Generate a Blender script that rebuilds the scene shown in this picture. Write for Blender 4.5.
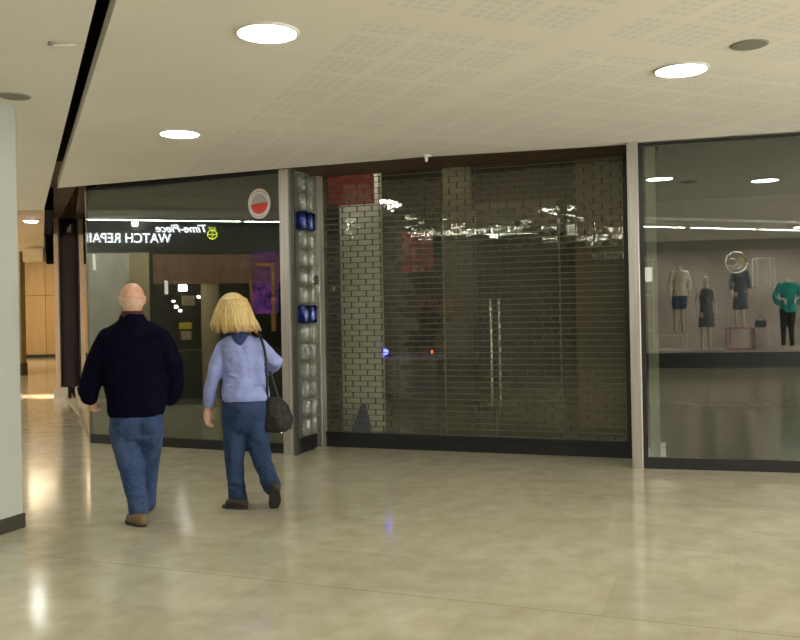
import bpy, bmesh, math, random
import numpy as np
from mathutils import Vector, Matrix
PI = math.pi
for o in list(bpy.data.objects): bpy.data.objects.remove(o)
C = bpy.context.scene
COL = C.collection
RND = random.Random(7)

# ------------------------------------------------------------------ camera, world, exposure
ROLL, F, EYE = .0192, 860.0, 1.52
cam_d = bpy.data.cameras.new('camera'); cam = bpy.data.objects.new('camera', cam_d); COL.objects.link(cam)
cam_d.sensor_fit = 'HORIZONTAL'; cam_d.sensor_width = 36.0; cam_d.lens = F/800*36.0
cam_d.shift_y = -10/800.0; cam_d.clip_start = .05; cam_d.clip_end = 200
cr, sr = math.cos(ROLL), math.sin(ROLL)
cam.matrix_world = Matrix(((cr, sr, 0, 0), (0, 0, -1, 0), (-sr, cr, 0, EYE), (0, 0, 0, 1)))
C.camera = cam
w = bpy.data.worlds.new('world'); C.world = w; w.use_nodes = True
w.node_tree.nodes['Background'].inputs[0].default_value = (.9, .85, .7, 1)
w.node_tree.nodes['Background'].inputs[1].default_value = .02
C.view_settings.view_transform = 'Standard'; C.view_settings.look = 'None'
C.view_settings.exposure = 0.64; C.view_settings.gamma = 1; C.view_settings.use_curve_mapping = False
LAMP = 42.0          # radiance of the mall downlights
STRIP = 22.0          # radiance of the linear ceiling lights

# ------------------------------------------------------------------ survey helpers (photo pixel -> point of the place)
def ray(x, y):
    dx, dy = x-400, y-320
    X = dx*cr-dy*sr; Y = dx*sr+dy*cr
    return Vector((X/F, 1, (-10-Y)/F))
def P(x, y, d):
    v = ray(x, y)*d; v.z += EYE; return v
def at_z(x, y, z):
    v = ray(x, y); v *= (z-EYE)/v.z; v.z = z; return v

# ------------------------------------------------------------------ materials
def newmat(name):
    m = bpy.data.materials.new(name); m.use_nodes = True
    nt = m.node_tree; return m, nt, nt.nodes['Principled BSDF']
def N(nt, t, **kw):
    n = nt.nodes.new(t)
    for k, v in kw.items(): setattr(n, k, v)
    return n
def math_(nt, op, a, b=None, c=None):
    n = nt.nodes.new('ShaderNodeMath'); n.operation = op
    for i, v in enumerate((a, b, c)):
        if v is None: continue
        if isinstance(v, (int, float)): n.inputs[i].default_value = v
        else: nt.links.new(v, n.inputs[i])
    return n.outputs[0]
def mixc(nt, fac, a, b):
    n = nt.nodes.new('ShaderNodeMix'); n.data_type = 'RGBA'
    for i, v in ((0, fac), (6, a), (7, b)):
        if isinstance(v, (int, float)): n.inputs[i].default_value = v
        elif isinstance(v, tuple): n.inputs[i].default_value = v if len(v) == 4 else v+(1,)
        else: nt.links.new(v, n.inputs[i])
    return n.outputs[2]
def noise(nt, scale, detail=3, vec=None, rough=.55):
    n = nt.nodes.new('ShaderNodeTexNoise'); n.inputs['Scale'].default_value = scale
    n.inputs['Detail'].default_value = detail; n.inputs['Roughness'].default_value = rough
    if vec is None:
        g = nt.nodes.new('ShaderNodeNewGeometry'); vec = g.outputs['Position']
    nt.links.new(vec, n.inputs['Vector']); return n.outputs[0]
def ramp(nt, fac, stops):
    n = nt.nodes.new('ShaderNodeValToRGB'); nt.links.new(fac, n.inputs[0])
    e = n.color_ramp.elements
    while len(e) < len(stops): e.new(.5)
    for i, (p, c) in enumerate(stops): e[i].position = p; e[i].color = c+(1,)
    return n.outputs[0]
def bump(nt, b, h, strength, dist=.01):
    n = nt.nodes.new('ShaderNodeBump'); n.inputs['Strength'].default_value = strength
    n.inputs['Distance'].default_value = dist
    nt.links.new(h, n.inputs['Height']); nt.links.new(n.outputs[0], b.inputs['Normal'])
def mat(name, col, rough=.6, metal=0, var=.12, scale=6, bumpy=0, spec=.5, bscale=None):
    m, nt, b = newmat(name)
    n = noise(nt, scale)
    lo = tuple(c*(1-var) for c in col); hi = tuple(min(1, c*(1+var)) for c in col)
    nt.links.new(ramp(nt, n, [(.3, lo), (.7, hi)]), b.inputs['Base Color'])
    b.inputs['Roughness'].default_value = rough; b.inputs['Metallic'].default_value = metal
    b.inputs['Specular IOR Level'].default_value = spec
    if bumpy: bump(nt, b, noise(nt, bscale or scale*4, 4), bumpy)
    return m
def emis(name, col, s):
    m, nt, b = newmat(name)
    b.inputs['Base Color'].default_value = col+(1,)
    b.inputs['Emission Color'].default_value = col+(1,); b.inputs['Emission Strength'].default_value = s
    return m
def glassmat(name, fac, tint, rough=0.0, wob=0, rcol=(1, 1, 1), wscale=3.0, haze=0):
    m, nt, b = newmat(name); nt.nodes.remove(b)
    out = nt.nodes['Material Output']
    tr = N(nt, 'ShaderNodeBsdfTransparent'); tr.inputs[0].default_value = tint+(1,)
    gl = N(nt, 'ShaderNodeBsdfGlossy'); gl.inputs['Roughness'].default_value = rough
    gl.inputs[0].default_value = rcol+(1,)
    lw = N(nt, 'ShaderNodeLayerWeight'); lw.inputs[0].default_value = .5
    p = math_(nt, 'POWER', lw.outputs['Facing'], 5.0)
    f = math_(nt, 'MULTIPLY_ADD', p, 1-fac, fac)
    if wob:
        bp = nt.nodes.new('ShaderNodeBump'); bp.inputs['Strength'].default_value = wob; bp.inputs['Distance'].default_value = .02
        nt.links.new(noise(nt, wscale, 2), bp.inputs['Height']); nt.links.new(bp.outputs[0], gl.inputs['Normal'])
    mx = N(nt, 'ShaderNodeMixShader'); nt.links.new(f, mx.inputs[0])
    nt.links.new(tr.outputs[0], mx.inputs[1]); nt.links.new(gl.outputs[0], mx.inputs[2])
    last = mx.outputs[0]
    if haze:  # diffuse tint painted in for hazy reflections of the mall
        df = N(nt, 'ShaderNodeBsdfDiffuse'); df.inputs[0].default_value = (.62, .55, .42, 1)
        m2 = N(nt, 'ShaderNodeMixShader'); nt.links.new(math_(nt, 'MULTIPLY', noise(nt, 2.2, 3), haze*2), m2.inputs[0])
        nt.links.new(last, m2.inputs[1]); nt.links.new(df.outputs[0], m2.inputs[2]); last = m2.outputs[0]
    nt.links.new(last, out.inputs[0])
    return m
def screen_mat(name, stops, s, scale):
    m, nt, b = newmat(name); b.inputs['Base Color'].default_value = (.02, .02, .02, 1)
    nt.links.new(ramp(nt, noise(nt, scale, 5, rough=.7), stops), b.inputs['Emission Color']); b.inputs['Emission Strength'].default_value = s
    return m
def axes(nt, ang):
    """two coordinates measured along and across a direction on plan"""
    g = nt.nodes.new('ShaderNodeNewGeometry'); s = nt.nodes.new('ShaderNodeSeparateXYZ')
    nt.links.new(g.outputs['Position'], s.inputs[0])
    ca, sa = math.cos(ang), math.sin(ang)
    u = math_(nt, 'ADD', math_(nt, 'MULTIPLY', s.outputs[0], ca), math_(nt, 'MULTIPLY', s.outputs[1], sa))
    v = math_(nt, 'ADD', math_(nt, 'MULTIPLY', s.outputs[0], -sa), math_(nt, 'MULTIPLY', s.outputs[1], ca))
    return u, v, s

def floor_mat():
    m, nt, b = newmat('polished_limestone')
    u, v, s = axes(nt, math.radians(-21))
    big = noise(nt, 1.1, 4); fine = noise(nt, 5, 6, rough=.6); speck = noise(nt, 60, 2)
    c1 = ramp(nt, fine, [(.28, (.365, .325, .225)), (.5, (.425, .385, .275)), (.74, (.485, .445, .33))])
    # each slab its own tone
    iu = math_(nt, 'FLOOR', math_(nt, 'DIVIDE', u, .62)); iv = math_(nt, 'FLOOR', math_(nt, 'DIVIDE', v, .62))
    cb = N(nt, 'ShaderNodeCombineXYZ'); nt.links.new(iu, cb.inputs[0]); nt.links.new(iv, cb.inputs[1])
    wn = N(nt, 'ShaderNodeTexWhiteNoise'); wn.noise_dimensions = '2D'; nt.links.new(cb.outputs[0], wn.inputs[0])
    tone = math_(nt, 'MULTIPLY_ADD', wn.outputs[0], .10, .95)
    tone = math_(nt, 'MULTIPLY', tone, math_(nt, 'MULTIPLY_ADD', big, .16, .92))
    vm = N(nt, 'ShaderNodeVectorMath'); vm.operation = 'SCALE'; nt.links.new(c1, vm.inputs[0]); nt.links.new(tone, vm.inputs['Scale'])
    sp = math_(nt, 'GREATER_THAN', speck, .74)
    c2 = mixc(nt, math_(nt, 'MULTIPLY', sp, .35), vm.outputs[0], (.16, .12, .06))
    def line(c, period, wdt):
        f = math_(nt, 'FRACT', math_(nt, 'DIVIDE', c, period)); return math_(nt, 'LESS_THAN', f, wdt/period)
    j = math_(nt, 'MAXIMUM', line(u, .62, .004), line(v, .62, .004))
    j2 = line(math_(nt, 'ADD', v, .72), 5.0, .009)
    c3 = mixc(nt, math_(nt, 'MULTIPLY', j, .14), c2, (.2, .17, .1))
    c4 = mixc(nt, math_(nt, 'MULTIPLY', j2, .55), c3, (.18, .15, .1))
    nt.links.new(c4, b.inputs['Base Color'])
    nt.links.new(math_(nt, 'MULTIPLY_ADD', fine, .12, .07), b.inputs['Roughness'])
    b.inputs['Specular IOR Level'].default_value = .5
    bump(nt, b, noise(nt, 5, 3), .035, .02)
    return m
def ceiling_mat(name, perforated):
    m, nt, b = newmat(name)
    base = ramp(nt, noise(nt, .8, 3), [(.3, (.83, .80, .735)), (.7, (.88, .85, .785))])
    if perforated:
        u, v, s = axes(nt, math.radians(24))
        ju, jv = PU, PV
        def holes(c, off):
            f = math_(nt, 'FRACT', math_(nt, 'DIVIDE', math_(nt, 'SUBTRACT', c, off), .068))
            return math_(nt, 'LESS_THAN', math_(nt, 'ABSOLUTE', math_(nt, 'SUBTRACT', f, .5)), .36)
        def block(c, off):
            f = math_(nt, 'FRACT', math_(nt, 'DIVIDE', math_(nt, 'SUBTRACT', c, off), .408))
            return math_(nt, 'LESS_THAN', f, 5/6)
        def margin(c, off, per, wd):
            f = math_(nt, 'FRACT', math_(nt, 'DIVIDE', math_(nt, 'SUBTRACT', c, off), per))
            return math_(nt, 'GREATER_THAN', math_(nt, 'MINIMUM', f, math_(nt, 'SUBTRACT', 1, f)), wd/per)
        h = math_(nt, 'MULTIPLY', holes(u, ju), holes(v, jv))
        h = math_(nt, 'MULTIPLY', h, math_(nt, 'MULTIPLY', block(u, ju), block(v, jv)))
        h = math_(nt, 'MULTIPLY', h, math_(nt, 'MULTIPLY', margin(u, ju, 2.70, .12), margin(v, jv, 2.79, .12)))
        h = math_(nt, 'MULTIPLY', h, math_(nt, 'GREATER_THAN', u, PERF0))
        base = mixc(nt, math_(nt, 'MULTIPLY', h, .15), base, (.34, .36, .46))
        def line(c, off, per):
            f = math_(nt, 'FRACT', math_(nt, 'DIVIDE', math_(nt, 'SUBTRACT', c, off), per)); return math_(nt, 'LESS_THAN', f, .006/per)
        l = math_(nt, 'MULTIPLY', math_(nt, 'MAXIMUM', line(u, ju, 2.70), line(v, jv, 2.79)), math_(nt, 'GREATER_THAN', u, PERF0))
        base = mixc(nt, math_(nt, 'MULTIPLY', l, .6), base, (.88, .84, .76))
    nt.links.new(base, b.inputs['Base Color']); b.inputs['Roughness'].default_value = .8
    return m
_c = at_z(382, 135, 3.04); a24 = math.radians(24)
PU = _c.x*math.cos(a24)+_c.y*math.sin(a24); PV = -_c.x*math.sin(a24)+_c.y*math.cos(a24)
_c = at_z(296, 70, 3.04)
PERF0 = _c.x*math.cos(a24)+_c.y*math.sin(a24)

def steel_mat():
    m, nt, b = newmat('brushed_steel')
    g = N(nt, 'ShaderNodeNewGeometry'); mp = N(nt, 'ShaderNodeMapping'); mp.inputs['Scale'].default_value = (60, 60, 1.2)
    nt.links.new(g.outputs['Position'], mp.inputs[0]); n = noise(nt, 1.0, 4, mp.outputs[0])
    nt.links.new(ramp(nt, n, [(.3, (.50, .47, .44)), (.7, (.66, .62, .58))]), b.inputs['Base Color'])
    b.inputs['Metallic'].default_value = .85
    nt.links.new(math_(nt, 'MULTIPLY_ADD', n, .2, .28), b.inputs['Roughness'])
    return m
def wood_mat(name, a, bcol, panel=0, rough=.5):
    m, nt, b = newmat(name)
    g = N(nt, 'ShaderNodeNewGeometry'); mp = N(nt, 'ShaderNodeMapping'); mp.inputs['Scale'].default_value = (14, 14, .8)
    nt.links.new(g.outputs['Position'], mp.inputs[0]); n = noise(nt, 1.0, 5, mp.outputs[0])
    c = ramp(nt, n, [(.3, a), (.7, bcol)])
    if panel:
        s = N(nt, 'ShaderNodeSeparateXYZ'); nt.links.new(g.outputs['Position'], s.inputs[0])
        f = math_(nt, 'FRACT', math_(nt, 'DIVIDE', math_(nt, 'ADD', s.outputs[0], 100.35), panel))
        h = math_(nt, 'FRACT', math_(nt, 'DIVIDE', math_(nt, 'ADD', s.outputs[2], .1), 2.4))
        l = math_(nt, 'MAXIMUM', math_(nt, 'LESS_THAN', f, .03/panel), math_(nt, 'LESS_THAN', h, .03/2.4))
        i = math_(nt, 'FRACT', math_(nt, 'MULTIPLY', math_(nt, 'FLOOR', math_(nt, 'DIVIDE', math_(nt, 'ADD', s.outputs[0], 100.35), panel)), .618))
        c = mixc(nt, math_(nt, 'MULTIPLY', i, .25), c, (.75, .62, .42))
        c = mixc(nt, math_(nt, 'MULTIPLY', l, .7), c, (.12, .08, .04))
    nt.links.new(c, b.inputs['Base Color']); b.inputs['Roughness'].default_value = rough
    return m
def denim_mat(name, a, bcol):
    m, nt, b = newmat(name)
    n = noise(nt, 7, 4); n2 = noise(nt, 160, 2)
    c = ramp(nt, n, [(.3, a), (.72, bcol)])
    nt.links.new(mixc(nt, math_(nt, 'MULTIPLY', n2, .25), c, (.02, .03, .07)), b.inputs['Base Color'])
    b.inputs['Roughness'].default_value = .85; b.inputs['Specular IOR Level'].default_value = .2
    bump(nt, b, noise(nt, 14, 4), .5, .02); return m
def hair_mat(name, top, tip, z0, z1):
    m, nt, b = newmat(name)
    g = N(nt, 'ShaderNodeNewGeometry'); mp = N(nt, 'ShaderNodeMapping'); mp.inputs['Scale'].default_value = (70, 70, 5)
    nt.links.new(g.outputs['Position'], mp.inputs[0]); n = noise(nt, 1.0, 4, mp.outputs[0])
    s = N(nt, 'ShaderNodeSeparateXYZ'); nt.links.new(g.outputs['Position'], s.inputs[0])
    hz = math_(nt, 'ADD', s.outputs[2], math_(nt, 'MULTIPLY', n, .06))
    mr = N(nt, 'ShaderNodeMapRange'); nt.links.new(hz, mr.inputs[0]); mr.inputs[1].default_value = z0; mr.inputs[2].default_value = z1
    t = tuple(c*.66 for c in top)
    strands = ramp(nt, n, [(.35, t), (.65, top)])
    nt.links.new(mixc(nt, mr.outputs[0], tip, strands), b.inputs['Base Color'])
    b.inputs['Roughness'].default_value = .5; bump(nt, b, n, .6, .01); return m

M = dict(
    floor=floor_mat(), ceil=ceiling_mat('perforated_plaster_ceiling', True), ceil2=ceiling_mat('plain_plaster_ceiling', False),
    steel=steel_mat(), black=mat('black_metal', (.012, .012, .013), .35, 0, .2),
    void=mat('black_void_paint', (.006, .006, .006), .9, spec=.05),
    white=mat('white_paint', (.55, .57, .52), .6, var=.03), whitem=mat('white_metal', (.75, .74, .70), .4, var=.03),
    greyc=mat('column_grey_white', (.40, .42, .38), .55, var=.04, scale=1.5),
    skirt=mat('dark_skirting', (.04, .036, .025), .5), brown=wood_mat('dark_brown_boarding', (.045, .024, .012), (.085, .045, .022)),
    wood=wood_mat('honey_wood_panels', (.42, .27, .11), (.52, .35, .16), 1.05), cream=mat('cream_lacquer', (.50, .40, .30), .4, var=.04),
    peach=mat('peach_plaster', (.55, .42, .28), .7, var=.05), tan=mat('tan_plaster', (.50, .42, .24), .7, var=.05),
    glass=glassmat('shop_window_glass', .105, (.80, .84, .80)),
    rglass=glassmat('tinted_return_glass', .13, (.70, .74, .70)),
    pane=glassmat('clear_polycarbonate', .055, (.90, .91, .87), .03, .08, (1, .97, .85), 9.0, .035),
    door=glassmat('door_glass', .05, (.75, .78, .75)),
    acryl=glassmat('clear_acrylic', .07, (.80, .84, .84), .02, .35, (1, 1, 1), 40, .07),
    acrylb=glassmat('blue_acrylic', .12, (.05, .10, .55), .05, .3, (.4, .5, 1), 40),
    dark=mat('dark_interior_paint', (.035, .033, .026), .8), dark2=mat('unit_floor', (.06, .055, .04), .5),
    dgrey=mat('dark_grey_panel', (.05, .05, .045), .6), rod=mat('aluminium_rod', (.13, .12, .09), .5, .5),
    skin=mat('skin', (.56, .30, .20), .5, var=.10, scale=22), skin2=mat('skin_light', (.60, .34, .25), .5, var=.08, scale=20),
    navy=mat('navy_fleece', (.003, .003, .010), .95, var=.25, scale=12, bumpy=.4, bscale=60, spec=.04),
    cuff=mat('maroon_knit', (.06, .012, .014), .9), red=mat('red_panel', (.30, .015, .02), .5),
    denim=denim_mat('washed_denim', (.014, .032, .095), (.06, .095, .19)), denim2=denim_mat('mid_blue_denim', (.013, .028, .075), (.035, .06, .13)),
    shirt=mat('lavender_blue_cotton', (.27, .31, .60), .85, var=.08, scale=9, bumpy=.5, bscale=22, spec=.2),
    scarf=denim_mat('navy_cotton', (.02, .03, .10), (.05, .07, .2)),
    tanshoe=mat('tan_suede', (.15, .10, .05), .8, var=.2, scale=25), brshoe=mat('dark_brown_leather', (.022, .014, .009), .6, var=.2),
    sole=mat('dark_rubber', (.02, .018, .015), .8), bag=mat('dark_olive_brown_leather', (.009, .008, .005), .65, var=.3, scale=16, bumpy=.5),
    strapm=mat('black_strap', (.012, .01, .01), .5), eye=mat('eye_white', (.8, .8, .78), .3), lip=mat('lip', (.45, .16, .13), .5),
    mann=mat('mannequin_pale', (.62, .55, .46), .4, var=.03), teal=mat('teal_jersey', (.01, .36, .33), .8, bumpy=.3),
    greydr=mat('grey_jersey', (.14, .14, .15), .8, bumpy=.3), slate=mat('slate_blue_wool', (.12, .14, .18), .9, bumpy=.3),
    blouse=mat('cream_blouse', (.72, .66, .55), .8, bumpy=.3), blue=mat('blue_cotton', (.05, .09, .2), .8), blackc=mat('black_trousers', (.01, .01, .012), .7),
    wallg=mat('display_grey_wall', (.40, .355, .32), .8, var=.22, scale=.9), band=wood_mat('brown_fascia_board', (.26, .15, .09), (.38, .23, .14)),
    pillar=mat('grey_beige_pillar', (.70, .68, .56), .6), steelw=mat('chrome_handle', (.8, .8, .76), .15, .9, .02),
    lamp=emis('lamp_diffuser', (.95, 1.0, .90), LAMP), strip=emis('strip_light', (.98, 1.0, .88), STRIP),
    sign=emis('lit_white_letters', (.90, .95, 1.0), 5.0), logo=emis('lit_lime_emblem', (.75, .85, .08), 3.5),
    spk=mat('speaker_grille_grey', (.24, .23, .20), .7, var=.1, scale=90), sred=mat('sticker_red', (.75, .06, .05), .5, var=.03), swhite=mat('sticker_white', (.75, .73, .70), .5, var=.02),
    sgrey=mat('sticker_grey', (.45, .46, .44), .5, var=.04), spink=mat('sticker_print', (.55, .20, .18), .5),
    warmfill=emis('added_warm_glow', (1, .82, .60), 2.6),
    purplescr=screen_mat('purple_poster_print', [(.38, (.01, .005, .03)), (.5, (.10, .02, .22)), (.58, (.3, .04, .22)), (.68, (.10, .08, .4))], 1.3, 9),
    plate=mat('smoked_link', (.03, .028, .02), .5), trimd=mat('dull_edge', (.20, .19, .15), .4, .5),
    shopfill=emis('added_shop_glow', (1, .97, .90), 7.0),
    ebulb=emis('shop_lamp', (1, .97, .9), 25), eblue=emis('blue_indicator', (.05, .06, 1.0), 9), ered=emis('red_indicator', (1, .12, .05), 3),
    yellow=mat('yellow_card', (.75, .62, .05), .6), purple=mat('purple_poster', (.28, .06, .42), .6, var=.6, scale=9),
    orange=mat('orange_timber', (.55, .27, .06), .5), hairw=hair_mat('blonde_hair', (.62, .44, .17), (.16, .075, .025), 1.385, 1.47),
    hairm=mat('cropped_grey_hair', (.52, .33, .24), .7, var=.25, scale=80, bumpy=.3), led=emis('lit_display_panel', (1, .96, .85), 1.6),
    pink=mat('pink_print', (.45, .12, .2), .6, var=.5, scale=12))

# ------------------------------------------------------------------ mesh builder
class MB:
    def __init__(s): s.v = []; s.f = []
    def poly(s, pts, faces):
        b = len(s.v); s.v += [Vector(p) for p in pts]; s.f += [tuple(b+i for i in f) for f in faces]; return s
    def box(s, c, size, rz=0):
        cx, cy, cz = c; hx, hy, hz = size[0]/2, size[1]/2, size[2]/2
        ca, sa = math.cos(rz), math.sin(rz); p = []
        for z in (-hz, hz):
            for x, y in ((-hx, -hy), (hx, -hy), (hx, hy), (-hx, hy)):
                p.append((cx+x*ca-y*sa, cy+x*sa+y*ca, cz+z))
        return s.poly(p, [(3, 2, 1, 0), (4, 5, 6, 7), (0, 1, 5, 4), (1, 2, 6, 5), (2, 3, 7, 6), (3, 0, 4, 7)])
    def prism(s, pts, z0, z1):
        n = len(pts)
        area = sum(pts[i][0]*pts[(i+1) % n][1]-pts[(i+1) % n][0]*pts[i][1] for i in range(n))
        if area < 0: pts = pts[::-1]
        p = [(x, y, z0) for x, y in pts]+[(x, y, z1) for x, y in pts]
        return s.poly(p, [tuple(range(n-1, -1, -1)), tuple(range(n, 2*n))]+[(i, (i+1) % n, n+(i+1) % n, n+i) for i in range(n)])
    def bar(s, a, b, wd, z0, z1, side=0):
        """upright slab running on plan from a to b, wd thick; side=+1 grows to the left of a->b"""
        a = Vector(a[:2]); b = Vector(b[:2]); t = (b-a).normalized(); n = Vector((-t.y, t.x))
        o0 = n*(wd*(side-1)/2); o1 = n*(wd*(side+1)/2)
        return s.prism([tuple(a+o0), tuple(b+o0), tuple(b+o1), tuple(a+o1)], z0, z1)
    def loft(s, rings, n=20):
        """rings: (centre, radius_x, radius_y, lean) stacked; closed ends"""
        b = len(s.v)
        for r in rings:
            c, rx, ry = Vector(r[0]), r[1], r[2]
            for k in range(n):
                a = 2*PI*k/n; s.v.append(Vector((c.x+rx*math.cos(a), c.y+ry*math.sin(a), c.z)))
        for i in range(len(rings)-1):
            for k in range(n):
                k2 = (k+1) % n; s.f.append((b+i*n+k, b+i*n+k2, b+(i+1)*n+k2, b+(i+1)*n+k))
        s.f.append(tuple(b+k for k in range(n-1, -1, -1))); s.f.append(tuple(b+(len(rings)-1)*n+k for k in range(n)))
        return s
    def tube(s, pts, rad, n=10):
        """tapering tube with rounded ends through the points"""
        pts = [Vector(p) for p in pts]
        if isinstance(rad, (int, float)): rad = [rad]*len(pts)
        d0 = (pts[0]-pts[1]).normalized(); d1 = (pts[-1]-pts[-2]).normalized()
        P2 = [pts[0]+d0*rad[0]*.9, pts[0]+d0*rad[0]*.6]+pts+[pts[-1]+d1*rad[-1]*.6, pts[-1]+d1*rad[-1]*.9]
        R2 = [rad[0]*.4, rad[0]*.8]+list(rad)+[rad[-1]*.8, rad[-1]*.4]
        b = len(s.v); up = None
        for i, p in enumerate(P2):
            t = (P2[min(i+1, len(P2)-1)]-P2[max(i-1, 0)]).normalized()
            if up is None: up = t.orthogonal().normalized()
            up = (up-t*up.dot(t)).normalized(); sd = t.cross(up)
            for k in range(n):
                a = 2*PI*k/n; s.v.append(p+(up*math.cos(a)+sd*math.sin(a))*R2[i])
        for i in range(len(P2)-1):
            for k in range(n):
                k2 = (k+1) % n; s.f.append((b+i*n+k, b+i*n+k2, b+(i+1)*n+k2, b+(i+1)*n+k))
        s.f.append(tuple(b+k for k in range(n-1, -1, -1))); s.f.append(tuple(b+(len(P2)-1)*n+k for k in range(n)))
        return s
    def ell(s, c, r, n=16, m=10, rz=0, rx=0):
        R = Matrix.Rotation(rz, 3, 'Z') @ Matrix.Rotation(rx, 3, 'X'); b = len(s.v); c = Vector(c)
        s.v.append(c+R @ Vector((0, 0, -r[2])))
        for i in range(1, m):
            t = -PI/2+PI*i/m
            for k in range(n):
                a = 2*PI*k/n; s.v.append(c+R @ Vector((r[0]*math.cos(t)*math.cos(a), r[1]*math.cos(t)*math.sin(a), r[2]*math.sin(t))))
        s.v.append(c+R @ Vector((0, 0, r[2]))); e = len(s.v)-1
        for k in range(n):
            k2 = (k+1) % n; s.f.append((b, b+1+k2, b+1+k)); s.f.append((e, e-n+k, e-n+k2))
        for i in range(m-2):
            for k in range(n):
                k2 = (k+1) % n; s.f.append((b+1+i*n+k, b+1+i*n+k2, b+1+(i+1)*n+k2, b+1+(i+1)*n+k))
        return s
    def disc(s, c, r, h, n=32):
        c = Vector(c); return s.loft([((c.x, c.y, c.z), r, r), ((c.x, c.y, c.z+h), r, r)], n)
    def build(s, name, m, parent=None, smooth=False, remesh=0, sm=4, bevel=0, wrinkle=0, wsize=.08):
        off = Vector((0, 0, 0)); q = parent
        while q is not None: off += q.location; q = q.parent
        if parent is None:
            lo = Vector([min(v[i] for v in s.v) for i in range(3)]); hi = Vector([max(v[i] for v in s.v) for i in range(3)])
            loc = Vector(((lo.x+hi.x)/2, (lo.y+hi.y)/2, lo.z)); off = loc
        me = bpy.data.meshes.new(name); me.from_pydata([tuple(v-off) for v in s.v], [], s.f); me.update()
        o = bpy.data.objects.new(name, me); COL.objects.link(o)
        if parent is None: o.location = loc
        else: o.parent = parent
        me.materials.append(M[m] if isinstance(m, str) else m)
        if smooth or remesh:
            for p in me.polygons: p.use_smooth = True
        if bevel:
            md = o.modifiers.new('bevel', 'BEVEL'); md.width = bevel; md.segments = 2; md.limit_method = 'ANGLE'
        if remesh:
            md = o.modifiers.new('remesh', 'REMESH'); md.mode = 'VOXEL'; md.voxel_size = remesh; md.use_smooth_shade = True
            if sm: md = o.modifiers.new('smooth', 'SMOOTH'); md.factor = .5; md.iterations = sm
            if wrinkle:
                t = bpy.data.textures.new('folds', 'CLOUDS'); t.noise_scale = wsize; t.noise_depth = 2
                md = o.modifiers.new('folds', 'DISPLACE'); md.texture = t; md.strength = wrinkle; md.mid_level = .5; md.texture_coords = 'LOCAL'
        return o
def tag(o, label=None, cat=None, group=None, kind=None):
    if label: o['label'] = label
    if cat: o['category'] = cat
    if group: o['group'] = group
    if kind: o['kind'] = kind
    return o
def empty(name, loc, label=None, cat=None, group=None, kind=None):
    o = bpy.data.objects.new(name, None); COL.objects.link(o); o.location = loc; o.empty_display_size = .1
    return tag(o, label, cat, group, kind)
def copy_tree(o, parent=None):
    c = o.copy(); COL.objects.link(c)
    if parent: c.parent = parent
    for ch in list(o.children): copy_tree(ch, c)
    return c
def text_mesh(s, name, m, parent, origin, xdir, updir, height, width=None, depth=.012, shear=0, bold=0):
    """lettering as a solid mesh: origin = left end of the base line"""
    cu = bpy.data.curves.new(name, 'FONT'); cu.body = s; cu.size = 1; cu.extrude = .5; cu.shear = shear; cu.offset = bold
    t = bpy.data.objects.new(name, cu); COL.objects.link(t); bpy.context.view_layer.update()
    me = bpy.data.meshes.new_from_object(t.evaluated_get(bpy.context.evaluated_depsgraph_get()))
    bpy.data.objects.remove(t)
    xs = [v.co.x for v in me.vertices]; ys = [v.co.y for v in me.vertices]
    x0, x1 = min(xs), max(xs); ref = .69
    sy = height/ref; sx = sy if width is None else width/(x1-x0)
    X = Vector(xdir).normalized(); U = Vector(updir).normalized(); Z = X.cross(U)
    off = Vector((0, 0, 0)); q = parent
    while q is not None: off += q.location; q = q.parent
    org = Vector(origin)
    for v in me.vertices:
        c = v.co.copy(); v.co = org+X*((c.x-x0)*sx)+U*(c.y*sy)+Z*(c.z*depth*2)-off
    me.materials.clear(); me.materials.append(M[m])
    o = bpy.data.objects.new(name, me); COL.objects.link(o)
    if parent: o.parent = parent
    return o

# ------------------------------------------------------------------ plan of the place
A = Vector((-.407, .914)); B = Vector((.914, .407))        # ceiling grid directions
H = 3.04
L0 = Vector((-3.737, 10.291)); L1 = Vector((-1.276, 9.255))  # left window line
R0 = Vector((2.237, 8.013)); R1 = Vector((3.536, 7.660))     # right window line
Rd = (R1-R0).normalized(); RE = R0+Rd*6.0
Ld = (L1-L0).normalized()
SLR = Vector((-4.02, 10.17)); SLL = Vector((-5.04, 12.24))   # slot edges (right sheet, left sheet)

# floor
fl = MB().box((-3, 10, -.05), (34, 52, .1)).build('floor', 'floor'); tag(fl, kind='structure')
# ceilings
rc = [tuple(SLR), tuple(at_z(288, 168, H).xy), tuple(at_z(425, 157, H).xy), tuple(at_z(637, 144.2, H).xy), tuple(at_z(800, 133, H).xy), tuple(RE)]
k = (SLR.y+11)/A.y
rc += [(RE.x, -11), tuple(SLR-A*k)]
o = MB().prism(rc, H, H+.10).build('ceiling', 'ceil'); tag(o, kind='structure')
k2 = (SLL.y+11)/A.y
o = MB().prism([tuple(SLL), tuple(SLL-A*k2), (-14, -11), (-14, 12.2)], H, H+.10).build('ceiling', 'ceil2'); tag(o, kind='structure')
o = MB().box((-3, 10, 4.35), (34, 52, .1)).build('ceiling', 'void'); tag(o, kind='structure')
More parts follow.
